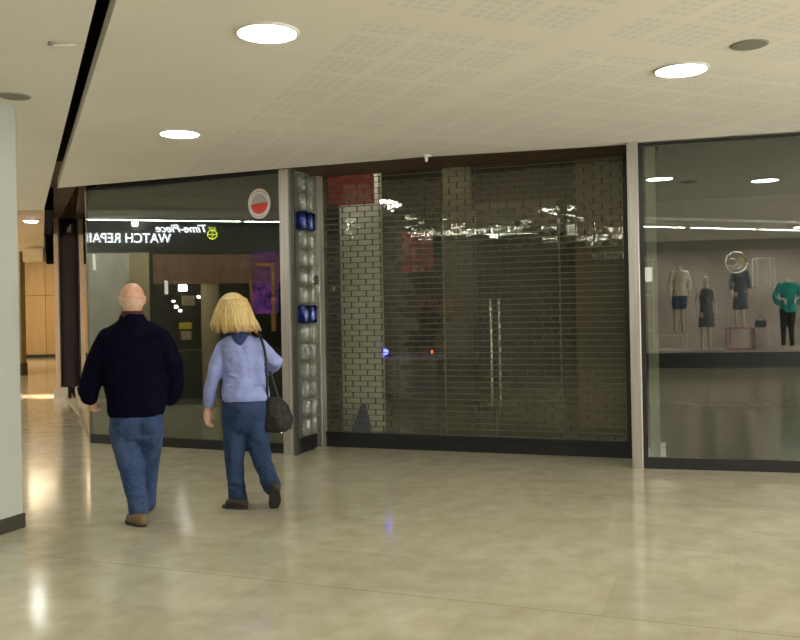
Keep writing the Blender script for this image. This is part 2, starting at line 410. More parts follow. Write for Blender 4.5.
# lowered corridor ceiling beyond, its fascia
e2 = at_z(43.8, 237, H).xy
o = MB().prism([tuple(SLL+Vector((0, .03))), tuple(e2), (-12, e2.y), (-12, 12.23)], H+.02, H+.12).build('ceiling', 'peach'); tag(o, kind='structure')
xa, xb, xc = P(14, 245, 16).x, P(43.5, 245, 16).x, P(23.5, 255, 16).x
o = MB().box(((xa+xb)/2, 16.10, 2.91), (xb-xa, .16, .30)).box(((xc+xb)/2, 16.05, 2.67), (xb-xc, .2, .24)).build('trim_1', 'tan'); tag(o, kind='structure')
xd = P(50.5, 245, 16).x
o = MB().bar(SLL+Vector((.01, 0)), e2+Vector((.01, 0)), .12, H-.0, 3.36, -1).box(((xb+xd)/2, 16.15, 2.94), (xd-xb, .1, .86)).build('trim_7', 'void'); tag(o, kind='structure')
# dark boarded soffits: corner reveal and the recess over the shutter
o = MB().prism([tuple(SLR+Vector((-.1, 0))), tuple(L0+Vector((.02, .05))), tuple(L0+A*6.6), (e2.x, e2.y+.5), tuple(SLL+Vector((.06, 0)))], 3.36, 3.42).build('trim_2', 'brown'); tag(o, kind='structure')
SH0 = Vector((-.8745, 9.716)); SH1 = Vector((2.267, 8.578))
front = [tuple(at_z(x, y, H).xy) for x, y in ((283, 168.2), (425, 157), (637, 144.2))]
o = MB().prism(front+[tuple(SH1+Vector((.05, .12))), tuple(SH0+Vector((-.16, .14)))], H+.004, H+.09).build('trim_3', 'brown'); tag(o, kind='structure')

# enclosing walls far from view
o = MB().box((-3, 35, 2.2), (34, .2, 4.4)).build('wall_back', 'dark'); tag(o, kind='structure')
o = MB().prism([(-17.5, 32), (-9.5, 32), (-9.5, 32.2), (-17.5, 32.2)], 0, 4.4).build('wall_far', 'wood'); tag(o, kind='structure')
o = MB().prism([(-17.5, 31.94), (-9.5, 31.94), (-9.5, 32), (-17.5, 32)], 0, .12).build('baseboard_far', 'skirt'); tag(o, kind='structure')
o = MB().box((10.5, 0, 2.2), (.2, 24, 4.4)).build('wall_right', 'greyc'); tag(o, kind='structure')
o = MB().box((-3, -11.1, 2.2), (34, .2, 4.4)).build('wall_rear', 'greyc'); tag(o, kind='structure')

# unseen glowing shopfronts added to light the ceiling and the people's backs
def fill_shopfront(a, b, label, n=4, m='shopfill'):
    a, b = Vector(a), Vector(b); d = (b-a)/n
    t = empty('fill_shopfront', (a.x, a.y, 0), label, 'shopfront')
    MB().bar(a, b, .16, 0, .25, 1).build('plinth', 'black', t); MB().bar(a, b, .16, 2.55, 3.0, 1).build('fascia', 'whitem', t)
    for i in range(n): MB().bar(a+d*i+d*.02, a+d*(i+1)-d*.02, .04, .26, 2.54, 1).build('glow_panel', m, t)
    for i in range(n+1): MB().bar(a+d*i-d*.02, a+d*i+d*.02, .10, .25, 2.55, 1).build('mullion', 'steel', t)
fill_shopfront((8.9, -5.5), (8.9, 5.0), 'unseen glowing shopfront added far to the right as a light source')
fill_shopfront((-9.5, -8.0), (-2.2, -9.2), 'unseen glowing shopfront added well behind the camera as a light source')

# ------------------------------------------------------------------ near column
c0 = at_z(25.5, 527, 0); u1 = Vector((-.33, -.944)); u2 = Vector((-.944, .33))
def quad(c, a, la, b, lb, g=0):
    c = Vector(c[:2]); a = a.normalized(); b = b.normalized()
    c = c-a*g-b*g
    return [tuple(c), tuple(c+a*(la+2*g)), tuple(c+a*(la+2*g)+b*(lb+2*g)), tuple(c+b*(lb+2*g))]
ci = Vector(c0[:2])+u1*.012+u2*.012
t = empty('column', (c0.x-.4, c0.y, 0), 'pale grey square column at the left edge with dark skirting', 'column')
MB().prism(quad(ci, u1, .62, u2, .62), 0, H).build('shaft', 'greyc', t)
MB().prism(quad(ci, u1, .62, u2, .62, .012), 0, .105).build('skirting', 'skirt', t)
# far column in the corridor
f0 = at_z(27, 375.5, 0)
t = empty('column', (f0.x-.35, f0.y+.3, 0), 'far brown-grey column down the corridor beside wood panelled wall', 'column')
MB().box((f0.x-.47, f0.y+.15, 2.1), (.66, .3, 4.2)).build('shaft', mat('taupe_column', (.24, .20, .13), .6), t)
MB().box((f0.x-.47, f0.y+.15, .16), (.70, .34, .32)).build('skirting', 'skirt', t)

# ------------------------------------------------------------------ left shop window
def window(name, a, b, z0, z1, plinth_m='black', glass='glass', head=True, side=1):
    t = empty(name, (a.x, a.y, 0), kind='structure')
    MB().bar(a, b, .012, z0, z1, side).build('glass_pane', glass, t)
    MB().bar(a, b, .05, 0, z0, side).build('plinth', plinth_m, t)
    if head: MB().bar(a, b, .05, z1, z1+.025, side).build('head_frame', 'black', t)
    return t
w1 = window('window_1', L0, L1, .105, 3.015)
A2 = (P(69.5, 300, 16.1).xy-L0).normalized()
w2 = window('window_2', L0, L0+A2*6.25, .10, 3.36, mat('brown_stone_kerb', (.17, .14, .095), .6), 'rglass', head=False, side=-1)
MB().bar(L0-Ld*.012, L0+Ld*.012, .03, .1, 3.03, 1).build('corner_strip', 'trimd', w1)
w3 = window('window_3', R0+Rd*.05, RE, .105, 3.0)
MB().bar(R0+Rd*.0, R0+Rd*.05, .06, 0, 3.03, 1).build('dark_jamb', 'black', w3)

# end panel of the return window: cream post, dark leaf
pe = L0+A2*6.25
def up(x, d): return P(x, 300, d).x
d16 = 16.15
t = empty('door_1', (up(61, d16), d16, 0), kind='structure')
MB().box(((up(61, d16)+pe.x)/2, d16, 1.68), (pe.x-up(61, d16)+.1, .06, 3.36)).build('dark_leaf', mat('purple_black_leaf', (.02, .014, .022), .2), t)
x0, x1 = up(56.5, d16), up(61, d16)
MB().box(((x0+x1)/2, d16-.04, 1.68), (x1-x0, .12, 3.36)).build('cream_post', 'cream', t)
MB().box(((x0+x1)/2+.06, d16-.06, .10), (x1-x0+.18, .18, .20)).build('steel_foot', 'steel', t)
o = MB().prism([(pe.x+.1, d16+.1), (pe.x, d16+.1), (pe.x-4.5, 31.9), (pe.x-4.2, 31.9)], 0, 4.2).build('wall_corridor', 'wood'); tag(o, kind='structure')

# unit interiors
def side_wall(name, pts, z0, z1, m): 
    mb = MB()
    for a, b in zip(pts[:-1], pts[1:]): mb.bar(a, b, .08, z0, z1, 1)
    return tag(mb.build(name, m), kind='structure')
off = Vector((.35, .94))
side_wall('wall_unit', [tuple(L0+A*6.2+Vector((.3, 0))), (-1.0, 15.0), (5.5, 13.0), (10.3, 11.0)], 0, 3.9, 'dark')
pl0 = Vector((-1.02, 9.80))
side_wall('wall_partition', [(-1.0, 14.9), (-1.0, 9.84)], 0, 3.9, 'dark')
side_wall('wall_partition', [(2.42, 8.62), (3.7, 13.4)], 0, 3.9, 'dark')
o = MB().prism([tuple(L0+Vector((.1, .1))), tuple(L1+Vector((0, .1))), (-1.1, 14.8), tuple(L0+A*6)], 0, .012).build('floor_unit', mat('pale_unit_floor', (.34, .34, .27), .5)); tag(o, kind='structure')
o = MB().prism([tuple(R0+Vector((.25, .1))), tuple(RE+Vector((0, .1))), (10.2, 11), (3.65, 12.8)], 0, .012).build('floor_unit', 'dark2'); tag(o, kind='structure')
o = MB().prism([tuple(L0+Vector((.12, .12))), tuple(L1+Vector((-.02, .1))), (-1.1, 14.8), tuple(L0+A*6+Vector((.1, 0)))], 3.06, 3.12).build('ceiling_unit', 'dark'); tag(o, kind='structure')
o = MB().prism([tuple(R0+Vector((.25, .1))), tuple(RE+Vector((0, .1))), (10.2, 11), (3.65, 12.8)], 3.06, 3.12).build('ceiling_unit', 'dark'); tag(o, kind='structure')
# pale jamb seen just inside the right window
j0 = R0+Rd*.07+Vector((.02, .07))
o = MB().bar(j0, j0+Rd*.09, .05, 0, 3.0, 1).build('trim_4', mat('sage_jamb', (.19, .20, .15), .5)); tag(o, kind='structure')

# ------------------------------------------------------------------ steel posts
def post(px0, px1, py, label, group='steel shopfront posts'):
    a = at_z(px0, py, 0); b = at_z(px1, py+.5, 0)
    t = empty('shopfront_post', ((a.x+b.x)/2, (a.y+b.y)/2, 0), label, 'post', group)
    MB().bar(a, b, .11, .012, H, 1).build('post_shaft', 'steel', t, bevel=.006)
    MB().bar(a, b, .114, 0, .012, 1).build('foot_plate', 'steel', t)
    return t
post(283.4, 292.3, 455, 'brushed steel post between left shop window and glass cylinder panel')
post(632.2, 643.2, 469, 'tall brushed steel post between roller shutter and right shop window')
post(314.6, 322.5, 447, 'slim steel post at left end of the roller shutter')

# ------------------------------------------------------------------ reveal panel with two stacks of clear cylinders
qa = at_z(295, 455.5, 0); qb = at_z(314.5, 448.6, 0)
qa = Vector((qa.x, qa.y)); qb = Vector((qb.x, qb.y)); qt = (qb-qa).normalized(); qn = Vector((qt.y, -qt.x))   # qn faces the passage
ln = (qb-qa).length
t = empty('cylinder_panel', (qa.x, qa.y, 0), 'dark framed reveal panel holding two stacks of clear and blue cylinders', 'panel')
MB().bar(qa, qb, .02, .0, H, 1).build('backing', mat('grey_reveal', (.20, .20, .17), .35, .3), t)
MB().bar(qa+qn*.012, qb+qn*.012, .02, 0, .02, 1).bar(qa+qn*.012, qa+qt*.035+qn*.012, .05, 0, H, 0).build('frame', mat('gunmetal', (.10, .10, .09), .4, .6), t)
MB().bar(qa+qn*.02+qt*.02, qb+qn*.02, .03, .02, .17, 0).build('kick_plate', 'black', t)
nc = 14; zc0 = .19; ch = (H-.04-zc0)/nc
for col, fr in ((0, .34), (1, .70)):
    c = qa+qt*(ln*fr)+qn*.055
    for i in range(nc):
        z = zc0+ch*i; blue = i in (6, 11)
        r = ln*.155
        mb = MB().loft([((c.x, c.y, z+.003), r*.8, r*.8), ((c.x, c.y, z+.02), r, r), ((c.x, c.y, z+ch*.45), r*.93, r*.93), ((c.x, c.y, z+ch*.55), r*.93, r*.93), ((c.x, c.y, z+ch-.02), r, r), ((c.x, c.y, z+ch-.003), r*.8, r*.8)], 14)
        o = mb.build('blue_cylinder' if blue else 'clear_cylinder', 'acrylb' if blue else 'acryl', t, smooth=True)
        if blue: o['label'] = 'blue cylinder'

# ------------------------------------------------------------------ roller shutter of clear bricks
sd = (SH1-SH0).normalized(); sn = Vector((sd.y, -sd.x)); sl = (SH1-SH0).length
t = empty('roller_shutter', (SH0.x, SH0.y, 0), 'closed see-through roller shutter of clear brick-shaped panes with dark bottom rail', 'shutter')
rows = 46; z0s, z1s = .175, H+.02; rh = (z1s-z0s)/rows; bw = .178
mb = MB()
for i in range(rows):
    z = z0s+rh*i; s0 = -(bw/2 if i % 2 else 0)
    while s0 < sl:
        a_, b_ = max(0, s0)+.0045, min(sl, s0+bw)-.0045
        if b_-a_ > .02:
            ti, ya = RND.gauss(0, .006), RND.gauss(0, .010)
            pts = []
            for dep in (-.003, .003):
                for ss, zz in ((a_, z+.005), (b_, z+.005), (b_, z+rh-.005), (a_, z+rh-.005)):
                    dd = dep+(zz-z-rh/2)*ti+(ss-(a_+b_)/2)*ya
                    q = SH0+sd*ss+sn*dd; pts.append((q.x, q.y, zz))
            mb.poly(pts, [(0, 1, 2, 3), (7, 6, 5, 4), (4, 5, 1, 0), (5, 6, 2, 1), (6, 7, 3, 2), (7, 4, 0, 3)])
        s0 += bw
mb.build('clear_bricks', 'pane', t)
mb = MB()
for i in range(rows+1):
    z = z0s+rh*i; mb.bar(SH0, SH1, .010, z-.0045, z+.0045, 0)
mb.build('link_rods', 'rod', t)
mb = MB()
for i in range(rows):
    z = z0s+rh*i; s0 = (bw/2 if i % 2 else bw)
    while s0 < sl:
        q = SH0+sd*s0; mb.box((q.x, q.y, z+rh/2), (.011, .010, rh-.009), math.atan2(sd.y, sd.x)); s0 += bw
mb.build('link_plates', 'plate', t)
MB().bar(SH0, SH1, .05, .0, .125, 0).bar(SH0+sn*.02, SH1+sn*.02, .03, .125, .17, 0).build('bottom_rail', 'black', t, bevel=.004)
MB().bar(SH0-sd*.03, SH0+sd*.02, .06, 0, H, 0).build('guide_rail', 'black', t)
MB().bar(SH1-sd*.02, SH1+sd*.03, .06, 0, H, 0).build('guide_rail', 'black', t)
# key switch box on the slim post
kb = P(315.5, 280, 9.55)
t = empty('key_switch', (kb.x, kb.y-.02, kb.z-.06), 'small black key switch box on the slim steel post', 'switch')
MB().box((kb.x, kb.y-.03, kb.z), (.055, .035, .10)).build('switch_case', 'black', t, bevel=.004)
MB().box((kb.x+.01, kb.y-.035, kb.z-.10), (.07, .04, .07)).build('lower_cover', 'steel', t, bevel=.004)
MB().tube([(kb.x, kb.y-.045, kb.z+.01), (kb.x, kb.y-.055, kb.z+.01)], .01).build('key_barrel', 'steelw', t)

# ------------------------------------------------------------------ behind the shutter: glass doors, pillar, red sign
def behind(px, dist):
    """point on plan where the line of sight at column px meets a line parallel to the shutter, dist behind it"""
    v = ray(px, 310); o_ = SH0-sn*dist; k_ = o_.dot(sn)/(v.x*sn.x+v.y*sn.y); return Vector((v.x*k_, v.y*k_))
D1 = .55
leaves = [(444, 494, 'left glass door leaf behind the shutter with long steel pull handle', 490.5, 300),
          (495, 560, 'right glass door leaf behind the shutter with long steel pull handle', 499, 296)]
for a_, b_, lab, hx, hy in leaves:
    pa, pb = behind(a_, D1), behind(b_, D1)
    t = empty('glass_door', (pa.x, pa.y, 0), lab, 'door', 'glass doors behind the shutter')
    MB().bar(pa, pb, .012, .10, 2.62, 0).build('door_glass', 'door', t)
    MB().bar(pa, pb, .04, .01, .10, 0).bar(pa, pb, .04, 2.62, 2.70, 0).build('door_rail', 'rod', t)
    e = pa if a_ == 444 else pb
    MB().box((e.x, e.y, 1.35), (.018, .03, 2.5)).build('edge_trim', 'trimd', t)
    h = behind(hx, D1-.06)
    hd = MB().tube([(h.x, h.y, .30), (h.x, h.y, 1.62)], .016).tube([(h.x, h.y, .45), (h.x+.02, h.y+.08, .45)], .009).tube([(h.x, h.y, 1.45), (h.x+.02, h.y+.08, 1.45)], .009)
    hd.build('pull_handle', 'steelw', t, smooth=True)
pa, pb = behind(445, D1+.3), behind(471, D1+.3)
t = empty('pier', (pa.x, pa.y, 0), 'narrow brown pier behind the shutter left of the door handles', 'pier')
MB().bar(pa, pb, .2, 0, 3.9, 1).build('pier_body', mat('olive_brown_pier', (.16, .13, .07), .6), t)
MB().bar(pb, pb+sd*.02, .22, 0, 3.9, 1).build('edge_trim', 'trimd', t)
pa, pb = behind(341, .62), behind(380, .62)
t = empty('pillar', (pa.x, pa.y, 0), 'pale painted pillar behind the left end of the shutter', 'pillar')
MB().bar(pa, pb, .12, 0, 3.9, 1).build('pillar_body', mat('pale_sage_paint', (.61, .62, .52), .6, var=.08, scale=2), t)
MB().bar(pa, pb, .14, 0, .1, 1).build('skirting', 'skirt', t)
g1 = behind(359, .5); q0 = at_z(359, 420, .16)
b_ = empty('bundle', (g1.x, g1.y, .012), 'small dark bundle at the foot of pale pillar behind the shutter', 'bundle')
MB().loft([((g1.x, g1.y, .012), .11, .08), ((g1.x, g1.y, .15), .12, .08), ((g1.x+.02, g1.y, .30), .06, .05), ((g1.x+.03, g1.y, .42), .03, .02)], 14).build('wrapped_cloth', 'scarf', b_, remesh=.012, wrinkle=.04)
MB().tube([(g1.x+.02, g1.y-.03, .30), (g1.x+.05, g1.y, .32), (g1.x+.02, g1.y+.03, .31)], .012).build('tie', 'cuff', b_, smooth=True)
# round-arched picture outline on the pillar
g0 = behind(352, .60)
pa, pb = behind(331, .45), behind(376, .45)
zt, zb = P(350, 168, pa.y).z, P(350, 206, pa.y).z
t = empty('red_sign', (pa.x, pa.y, zb), 'dark red sign panel hanging behind the top left of the shutter', 'sign')
MB().bar(pa, pb, .03, zb, min(zt, 3.3), 0).build('sign_panel', 'red', t)
MB().bar(pa, pb, .045, min(zt, 3.3), min(zt, 3.3)+.03, 0).build('hanging_rail', 'black', t)
pa, pb = behind(403, 1.6), behind(434, 1.6)
t = empty('poster', (pa.x, pa.y, 1.9), 'square red printed poster on stand behind the middle of the shutter', 'poster')
MB().bar(pa, pb, .02, P(415, 272, pa.y).z, P(415, 232, pa.y).z, 0).build('print', mat('red_print', (.28, .035, .035), .6, var=.6, scale=14), t)
MB().bar(pa+sd*.15, pa+sd*.19, .04, 0, P(415, 232, pa.y).z, 1).build('stand', 'black', t)
# unlit counter with two indicator lamps
pa, pb = behind(391, .8), behind(436, .8)
t = empty('counter', (pa.x, pa.y, 0), 'dark counter behind the shutter with faint blue and red indicators', 'counter')
zc = P(400, 355, pa.y).z
MB().bar(pa, pb, .45, 0, zc-.06, 1).build('counter_body', 'dgrey', t)
MB().bar(pa-sd*.02, pb+sd*.02, .5, zc-.06, zc-.02, 1).build('counter_top', mat('violet_grey_top', (.12, .11, .2), .4), t)
q = behind(382.5, .72); zq = P(382, 352, q.y).z
MB().ell((q.x+.02, q.y, zq), (.04, .02, .035)).build('blue_indicator', 'eblue', t, smooth=True)
q = behind(431, .72)
MB().ell((q.x, q.y, zq+.0), (.012, .01, .022)).build('red_indicator', 'ered', t, smooth=True)
# back wall pieces of the lobby
pa, pb = behind(576, 1.3), behind(626, 1.3)
t = empty('pier', (pa.x, pa.y, 0), 'wide brown pier behind the right end of the shutter', 'pier')
MB().bar(pa, pb, .2, 0, 3.9, 1).build('pier_body', mat('dull_brown_pier', (.14, .11, .065), .6), t)
MB().bar(pa, pb, .22, 0, .12, 1).build('skirting', 'black', t)
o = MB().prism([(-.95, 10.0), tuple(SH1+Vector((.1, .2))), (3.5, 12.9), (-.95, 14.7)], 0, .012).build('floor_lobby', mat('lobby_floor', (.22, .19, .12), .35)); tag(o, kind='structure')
# small white carton inside the right window
cb = P(655, 449, 8.35)
t = empty('carton', (cb.x, cb.y, .012), 'small white carton on the floor inside right window beside the post', 'carton')
MB().box((cb.x, cb.y, .012+.06), (.16, .12, .12), .5).build('carton_body', 'swhite', t)
MB().poly([(cb.x-.06, cb.y-.04, .135), (cb.x+.08, cb.y-.06, .145), (cb.x+.10, cb.y-.02, .19), (cb.x-.03, cb.y, .175)], [(0, 1, 2, 3)]).poly([(cb.x-.02, cb.y+.03, .135), (cb.x+.06, cb.y, .135), (cb.x+.05, cb.y+.01, .25), (cb.x, cb.y+.03, .26)], [(0, 1, 2, 3)]).build('open_flaps', 'swhite', t)

# ------------------------------------------------------------------ lamps and ceiling fittings
def downlight(x, y, r=.155, label='', group='round recessed downlights', z=H):
    t = empty('downlight', (x, y, z), label, 'ceiling light', group)
    mb = MB(); n = 36; rin = r; rout = r+.022; b = []
    prof = [(rin, 0.0), (rin+.004, -.012), (rout-.004, -.012), (rout, 0.0)]
    vs = []
    for rr, zz in prof:
        for k_ in range(n): vs.append((x+rr*math.cos(2*PI*k_/n), y+rr*math.sin(2*PI*k_/n), z+zz))
    fs = []
    for i in range(3):
        for k_ in range(n): fs.append((i*n+k_, (i+1)*n+k_, (i+1)*n+(k_+1) % n, i*n+(k_+1) % n))
    mb.poly(vs, fs); mb.build('trim_ring', 'whitem', t, smooth=True)
    MB().disc((x, y, z-.006), r, .006, n).build('diffuser', 'lamp', t)
    return t
p1, p2, p3 = at_z(267, 32.5, H), at_z(179.5, 133.5, H), at_z(681, 69.5, H)
lamp0 = downlight(p1.x, p1.y, label='large lit round downlight nearest the camera above the couple')
def lamp(x, y, label, z=H):
    c = copy_tree(lamp0); c.location = (x, y, z); c['label'] = label; return c
lamp(p2.x, p2.y, 'lit round downlight above the bald man, near the left window')
lamp(p3.x, p3.y, 'lit round downlight in the ceiling above the right shop window')
lamp(2.9, 4.59, 'downlight out of frame on the right, mirrored high in the right window')
extra = [(.45, 2.1), (3.6, 1.6), (-4.0, 6.2), (-3.4, 2.6), (-5.4, .4), (-2.0, .0), (-.6, -2.6), (2.6, -3.0), (5.6, 4.0), (6.0, -1.0), (5.9, 6.2), (-3.6, -3.6), (-6.4, 10.9), (-8.0, 8.0)]
for i, (x, y) in enumerate(extra): lamp(x, y, 'downlight of the ceiling grid outside the frame')
lamp(-8.6, 15.2, 'unseen downlight added to brighten the side corridor left of the frame')  # extra lamp out of view, added to lift the corridor brightness
# small corridor lamps
q = at_z(31, 220, H+.02)
t = empty('spotlight', tuple(q), 'small bright spotlight in the peach corridor ceiling at far left', 'ceiling light')
MB().disc((q.x, q.y, q.z-.02), .13, .02).build('trim_ring', 'whitem', t)
MB().disc((q.x, q.y, q.z-.035), .09, .014).build('diffuser', 'lamp', t)
def area(name, loc, sx, sy, power, col, rot=(0, 0, 0), spread=PI):
    d = bpy.data.lights.new(name, 'AREA'); d.shape = 'RECTANGLE'; d.size = sx; d.size_y = sy; d.energy = power; d.color = col; d.spread = spread
    o_ = bpy.data.objects.new(name, d); COL.objects.link(o_); o_.location = loc; o_.rotation_euler = rot; return o_
area('corridor_fill', (-11, 20, 4.2), 3, 3, 140, (1, .78, .5))  # hidden area lights added to light the far corridor
area('corridor_fill', (-13, 28, 4.2), 3, 3, 210, (1, .78, .5))
area('corridor_slot_light', (-7.9, 16.35, 3.3), 3.2, .25, 70, (1, .80, .62), spread=math.radians(22))
# unseen lamp added behind the shutter to brighten the pale pillar
area('pillar_fill', (-.35, 10.0, 3.7), .5, .3, 15, (1, .98, .90))
# speakers
def speaker(px, py, label):
    c = at_z(px, py, H)
    t = empty('ceiling_speaker', tuple(c), label, 'ceiling speaker', 'round ceiling speakers')
    MB().disc((c.x, c.y, c.z-.008), .098, .008).build('grille', 'spk', t)
    MB().disc((c.x, c.y, c.z-.004), .108, .004).build('rim', mat('speaker_rim', (.34, .33, .29), .5), t)
speaker(14, 96, 'flat grey round speaker in the ceiling above the left column')
speaker(749, 44.5, 'flat grey round speaker in the ceiling right of the right downlight')
# sprinklers
c = at_z(426, 155.5, H)
t = empty('sprinkler', tuple(c), 'small white sprinkler head at soffit edge above the shutter', 'sprinkler')
MB().disc((c.x, c.y, c.z-.012), .05, .012).build('escutcheon', 'whitem', t)
MB().tube([(c.x, c.y, c.z-.01), (c.x, c.y, c.z-.05)], [.02, .014]).build('nozzle', 'whitem', t, smooth=True)
c = at_z(60, 42, H)
t = empty('ceiling_clip', tuple(c), 'small metal rod fitting across the black ceiling slot', 'fitting')
MB().tube([(c.x-.06, c.y, c.z-.02), (c.x+.08, c.y-.01, c.z-.02)], .007).build('rod', 'whitem', t, smooth=True)
MB().disc((c.x-.05, c.y, c.z-.022), .018, .022).build('bracket', 'spk', t)

# linear ceiling lights of the opposite side, seen mirrored in the glass
u_ = Vector((.454, -.891)); n_ = Vector((.891, .454)); S0 = Vector((-6.54, 8.98)); W0 = S0-n_*.5
def strip(a, b, label):
    t = empty('strip_light', (a.x, a.y, H), label, 'ceiling light', 'linear ceiling strip lights')
    MB().bar(a, b, .07, H-.035, H-.004, 0).build('housing', 'whitem', t)
    MB().bar(a, b, .045, H-.045, H-.035, 0).build('tube_lens', 'strip', t)
def LS(t): return S0+u_*t
strip(Vector((-4.25, 4.55)), Vector((-2.5, 2.6)), 'strip light left of the camera between the two shops opposite, farther length'); strip(Vector((-2.4, 2.5)), Vector((-.75, .72)), 'strip light left of the camera between the two shops opposite, nearer length')
ds = 'strip light over the watch shop opposite, mirrored in left window, '
strip(LS(-1.2), LS(.62), ds+'farther length'); strip(LS(.72), LS(2.30), ds+'middle length'); strip(LS(2.38), LS(4.6), ds+'nearer length')
Sa, Sb = Vector((.1, -.18)), Vector((2.54, -3.41)); su = (Sb-Sa)
dr = 'strip light opposite the right window, '
strip(Sa-su*.3, Sa+su*.26, dr+'first length'); strip(Sa+su*.30, Sa+su*.70, dr+'middle length'); strip(Sa+su*.73, Sa+su*1.4, dr+'last length')

for nm_, a_, b_ in (('trim_8', Vector((-5.36, 9.52)), Vector((-3.95, 7.3))), ('trim_9', Vector((.47, 1.19)), Vector((2.71, -1.61)))):
    d_ = (b_-a_).normalized(); o = MB().bar(a_-d_*.3, b_+d_*.3, .05, H-.05, H, 0).build(nm_, 'whitem'); tag(o, kind='structure')
# ------------------------------------------------------------------ watch repair shop opposite (mirrored in the left window)
def W(t, z, off=0): q_ = W0+u_*t+n_*off; return Vector((q_.x, q_.y, z))
def wbar(a, b, z0, z1, th, off=0):
    return MB().bar(W(a, 0, off), W(b, 0, off), th, z0, z1, -1)
rd = -u_
t = empty('shop_sign', tuple(W(1.3, 2.55)), 'dark fascia sign over watch shop opposite with lit white lettering, mirrored in left window', 'sign')
wbar(-3.0, 5.2, 2.52, 3.04, .06).build('fascia_board', 'dgrey', t)
text_mesh('WATCH REPAIR', 'lettering_watch_repair', 'sign', t, W(1.24, 2.69, .012), (rd.x, rd.y, 0), (0, 0, 1), .15, 1.38, .012, 0, .004)
text_mesh('Time-Piece', 'lettering_time_piece', 'sign', t, W(1.80, 2.865, .012), (rd.x, rd.y, 0), (0, 0, 1), .125, .80, .012, .3, .006)
mb = MB(); cc = W(1.90, 2.83, .02); rdv = Vector((rd.x, rd.y, 0)); ring = [cc+rdv*(.075*math.cos(a))+Vector((0, 0, .075*math.sin(a))) for a in [2*PI*i/20 for i in range(21)]]
mb.tube(ring, .008, 6).tube([cc-rdv*.075, cc+rdv*.075], .006, 6).tube([cc-Vector((0, 0, .075)), cc+Vector((0, 0, .075))], .006, 6)
for s_ in (-.05, 0, .05): mb.tube([cc+rdv*s_*.8+Vector((0, 0, .085)), cc+rdv*s_+Vector((0, 0, .12))], .007, 6)
mb.build('crowned_watch_emblem', 'logo', t, smooth=True)
t = empty('shopfront', tuple(W(1.5, 0)), 'dim watch shop front opposite, mirrored in the left window behind the couple', 'shopfront')
wbar(.95, 3.2, 2.02, 2.50, .10).build('brown_band', 'band', t)
wbar(-2.5, .88, 0, 2.52, .3).build('beige_pier', 'pillar', t)
MB().ell(tuple(W(.68, 2.99, .12)), (.05, .05, .05)).build('globe_lamp', 'ebulb', t, smooth=True)
wbar(.58, .885, 0, 2.53, .31, .01).build('tan_pilaster', 'tan', t)
wbar(.03, .07, 2.25, 2.5, .03, .03).build('lit_tube', 'led', t)
wbar(1.72, 2.0, 0, 2.02, .2, -.1).build('inner_pier', 'tan', t)
wbar(.9, 3.6, 0, .9, .5, -.3).build('counter', 'dgrey', t)
wbar(.88, 5.0, 0, 3.0, .1, -2.2).build('rear_panel', 'dark', t)
wbar(2.0, 2.5, 0, 2.9, .2, -.05).build('dark_pier', 'dgrey', t)
for a_, z_, w_, h_, mm, nm in ((1.41, 1.90, .13, .10, 'ebulb', 'bright_lamp'), (1.15, 1.85, .05, .22, 'led', 'lit_tube'), (1.5, 1.66, .22, .16, 'tan', 'display_card'), (1.62, 1.66, .06, .1, 'black', 'display_card'),
                               (1.44, 1.28, .2, .10, 'yellow', 'display_card'), (1.45, 1.10, .16, .14, 'tan', 'display_case'), (1.30, 1.62, .05, .05, 'ebulb', 'small_lamp'), (1.36, 1.56, .04, .04, 'ebulb', 'small_lamp'), (1.66, 1.78, .04, .04, 'ebulb', 'small_lamp'), (1.26, 1.72, .04, .03, 'ebulb', 'small_lamp')):
    wbar(a_-w_/2, a_+w_/2, z_, z_+h_, .05, .02).build(nm, mm, t, bevel=.004)
t = empty('poster_case', tuple(W(2.75, 1.3)), 'purple lit poster case in orange timber frame, mirrored beside the left post', 'poster')
wbar(2.52, 2.98, 1.5, 2.55, .04).build('purple_print', 'purplescr', t)
wbar(2.50, 2.54, 1.3, 2.3, .08).build('timber_frame', 'orange', t); wbar(2.86, 2.92, 1.2, 2.35, .08, .02).build('timber_frame', 'orange', t); wbar(2.6, 2.92, 2.3, 2.36, .08, .02).build('timber_frame', 'orange', t)
fill_shopfront(W(-9.5, 0).xy, W(-4.2, 0).xy, 'unseen warm glowing shopfront added to light the side corridor', 3, 'warmfill')  # added out of view to brighten the corridor ceiling
o = MB().bar(W(-9, 0, -2.6), W(14, 0, -2.6), .1, 0, H, -1).build('wall_left', 'dark'); tag(o, kind='structure')
o = wbar(3.2, 9, 0, 3.0, .1, -.2).build('wall_shop', 'dgrey'); tag(o, kind='structure')
area('pier_fill_light', tuple(W(.2, 2.98, .75)), 3.0, .08, 45, (1, .97, .85), (0, math.radians(25), math.atan2(n_.y, n_.x)))  # lamp added to brighten the watch shop's pier in the reflection
area('shop_light', tuple(W(1.3, 2.9, -1.0)), 1.5, .6, 40, (1, .85, .65))

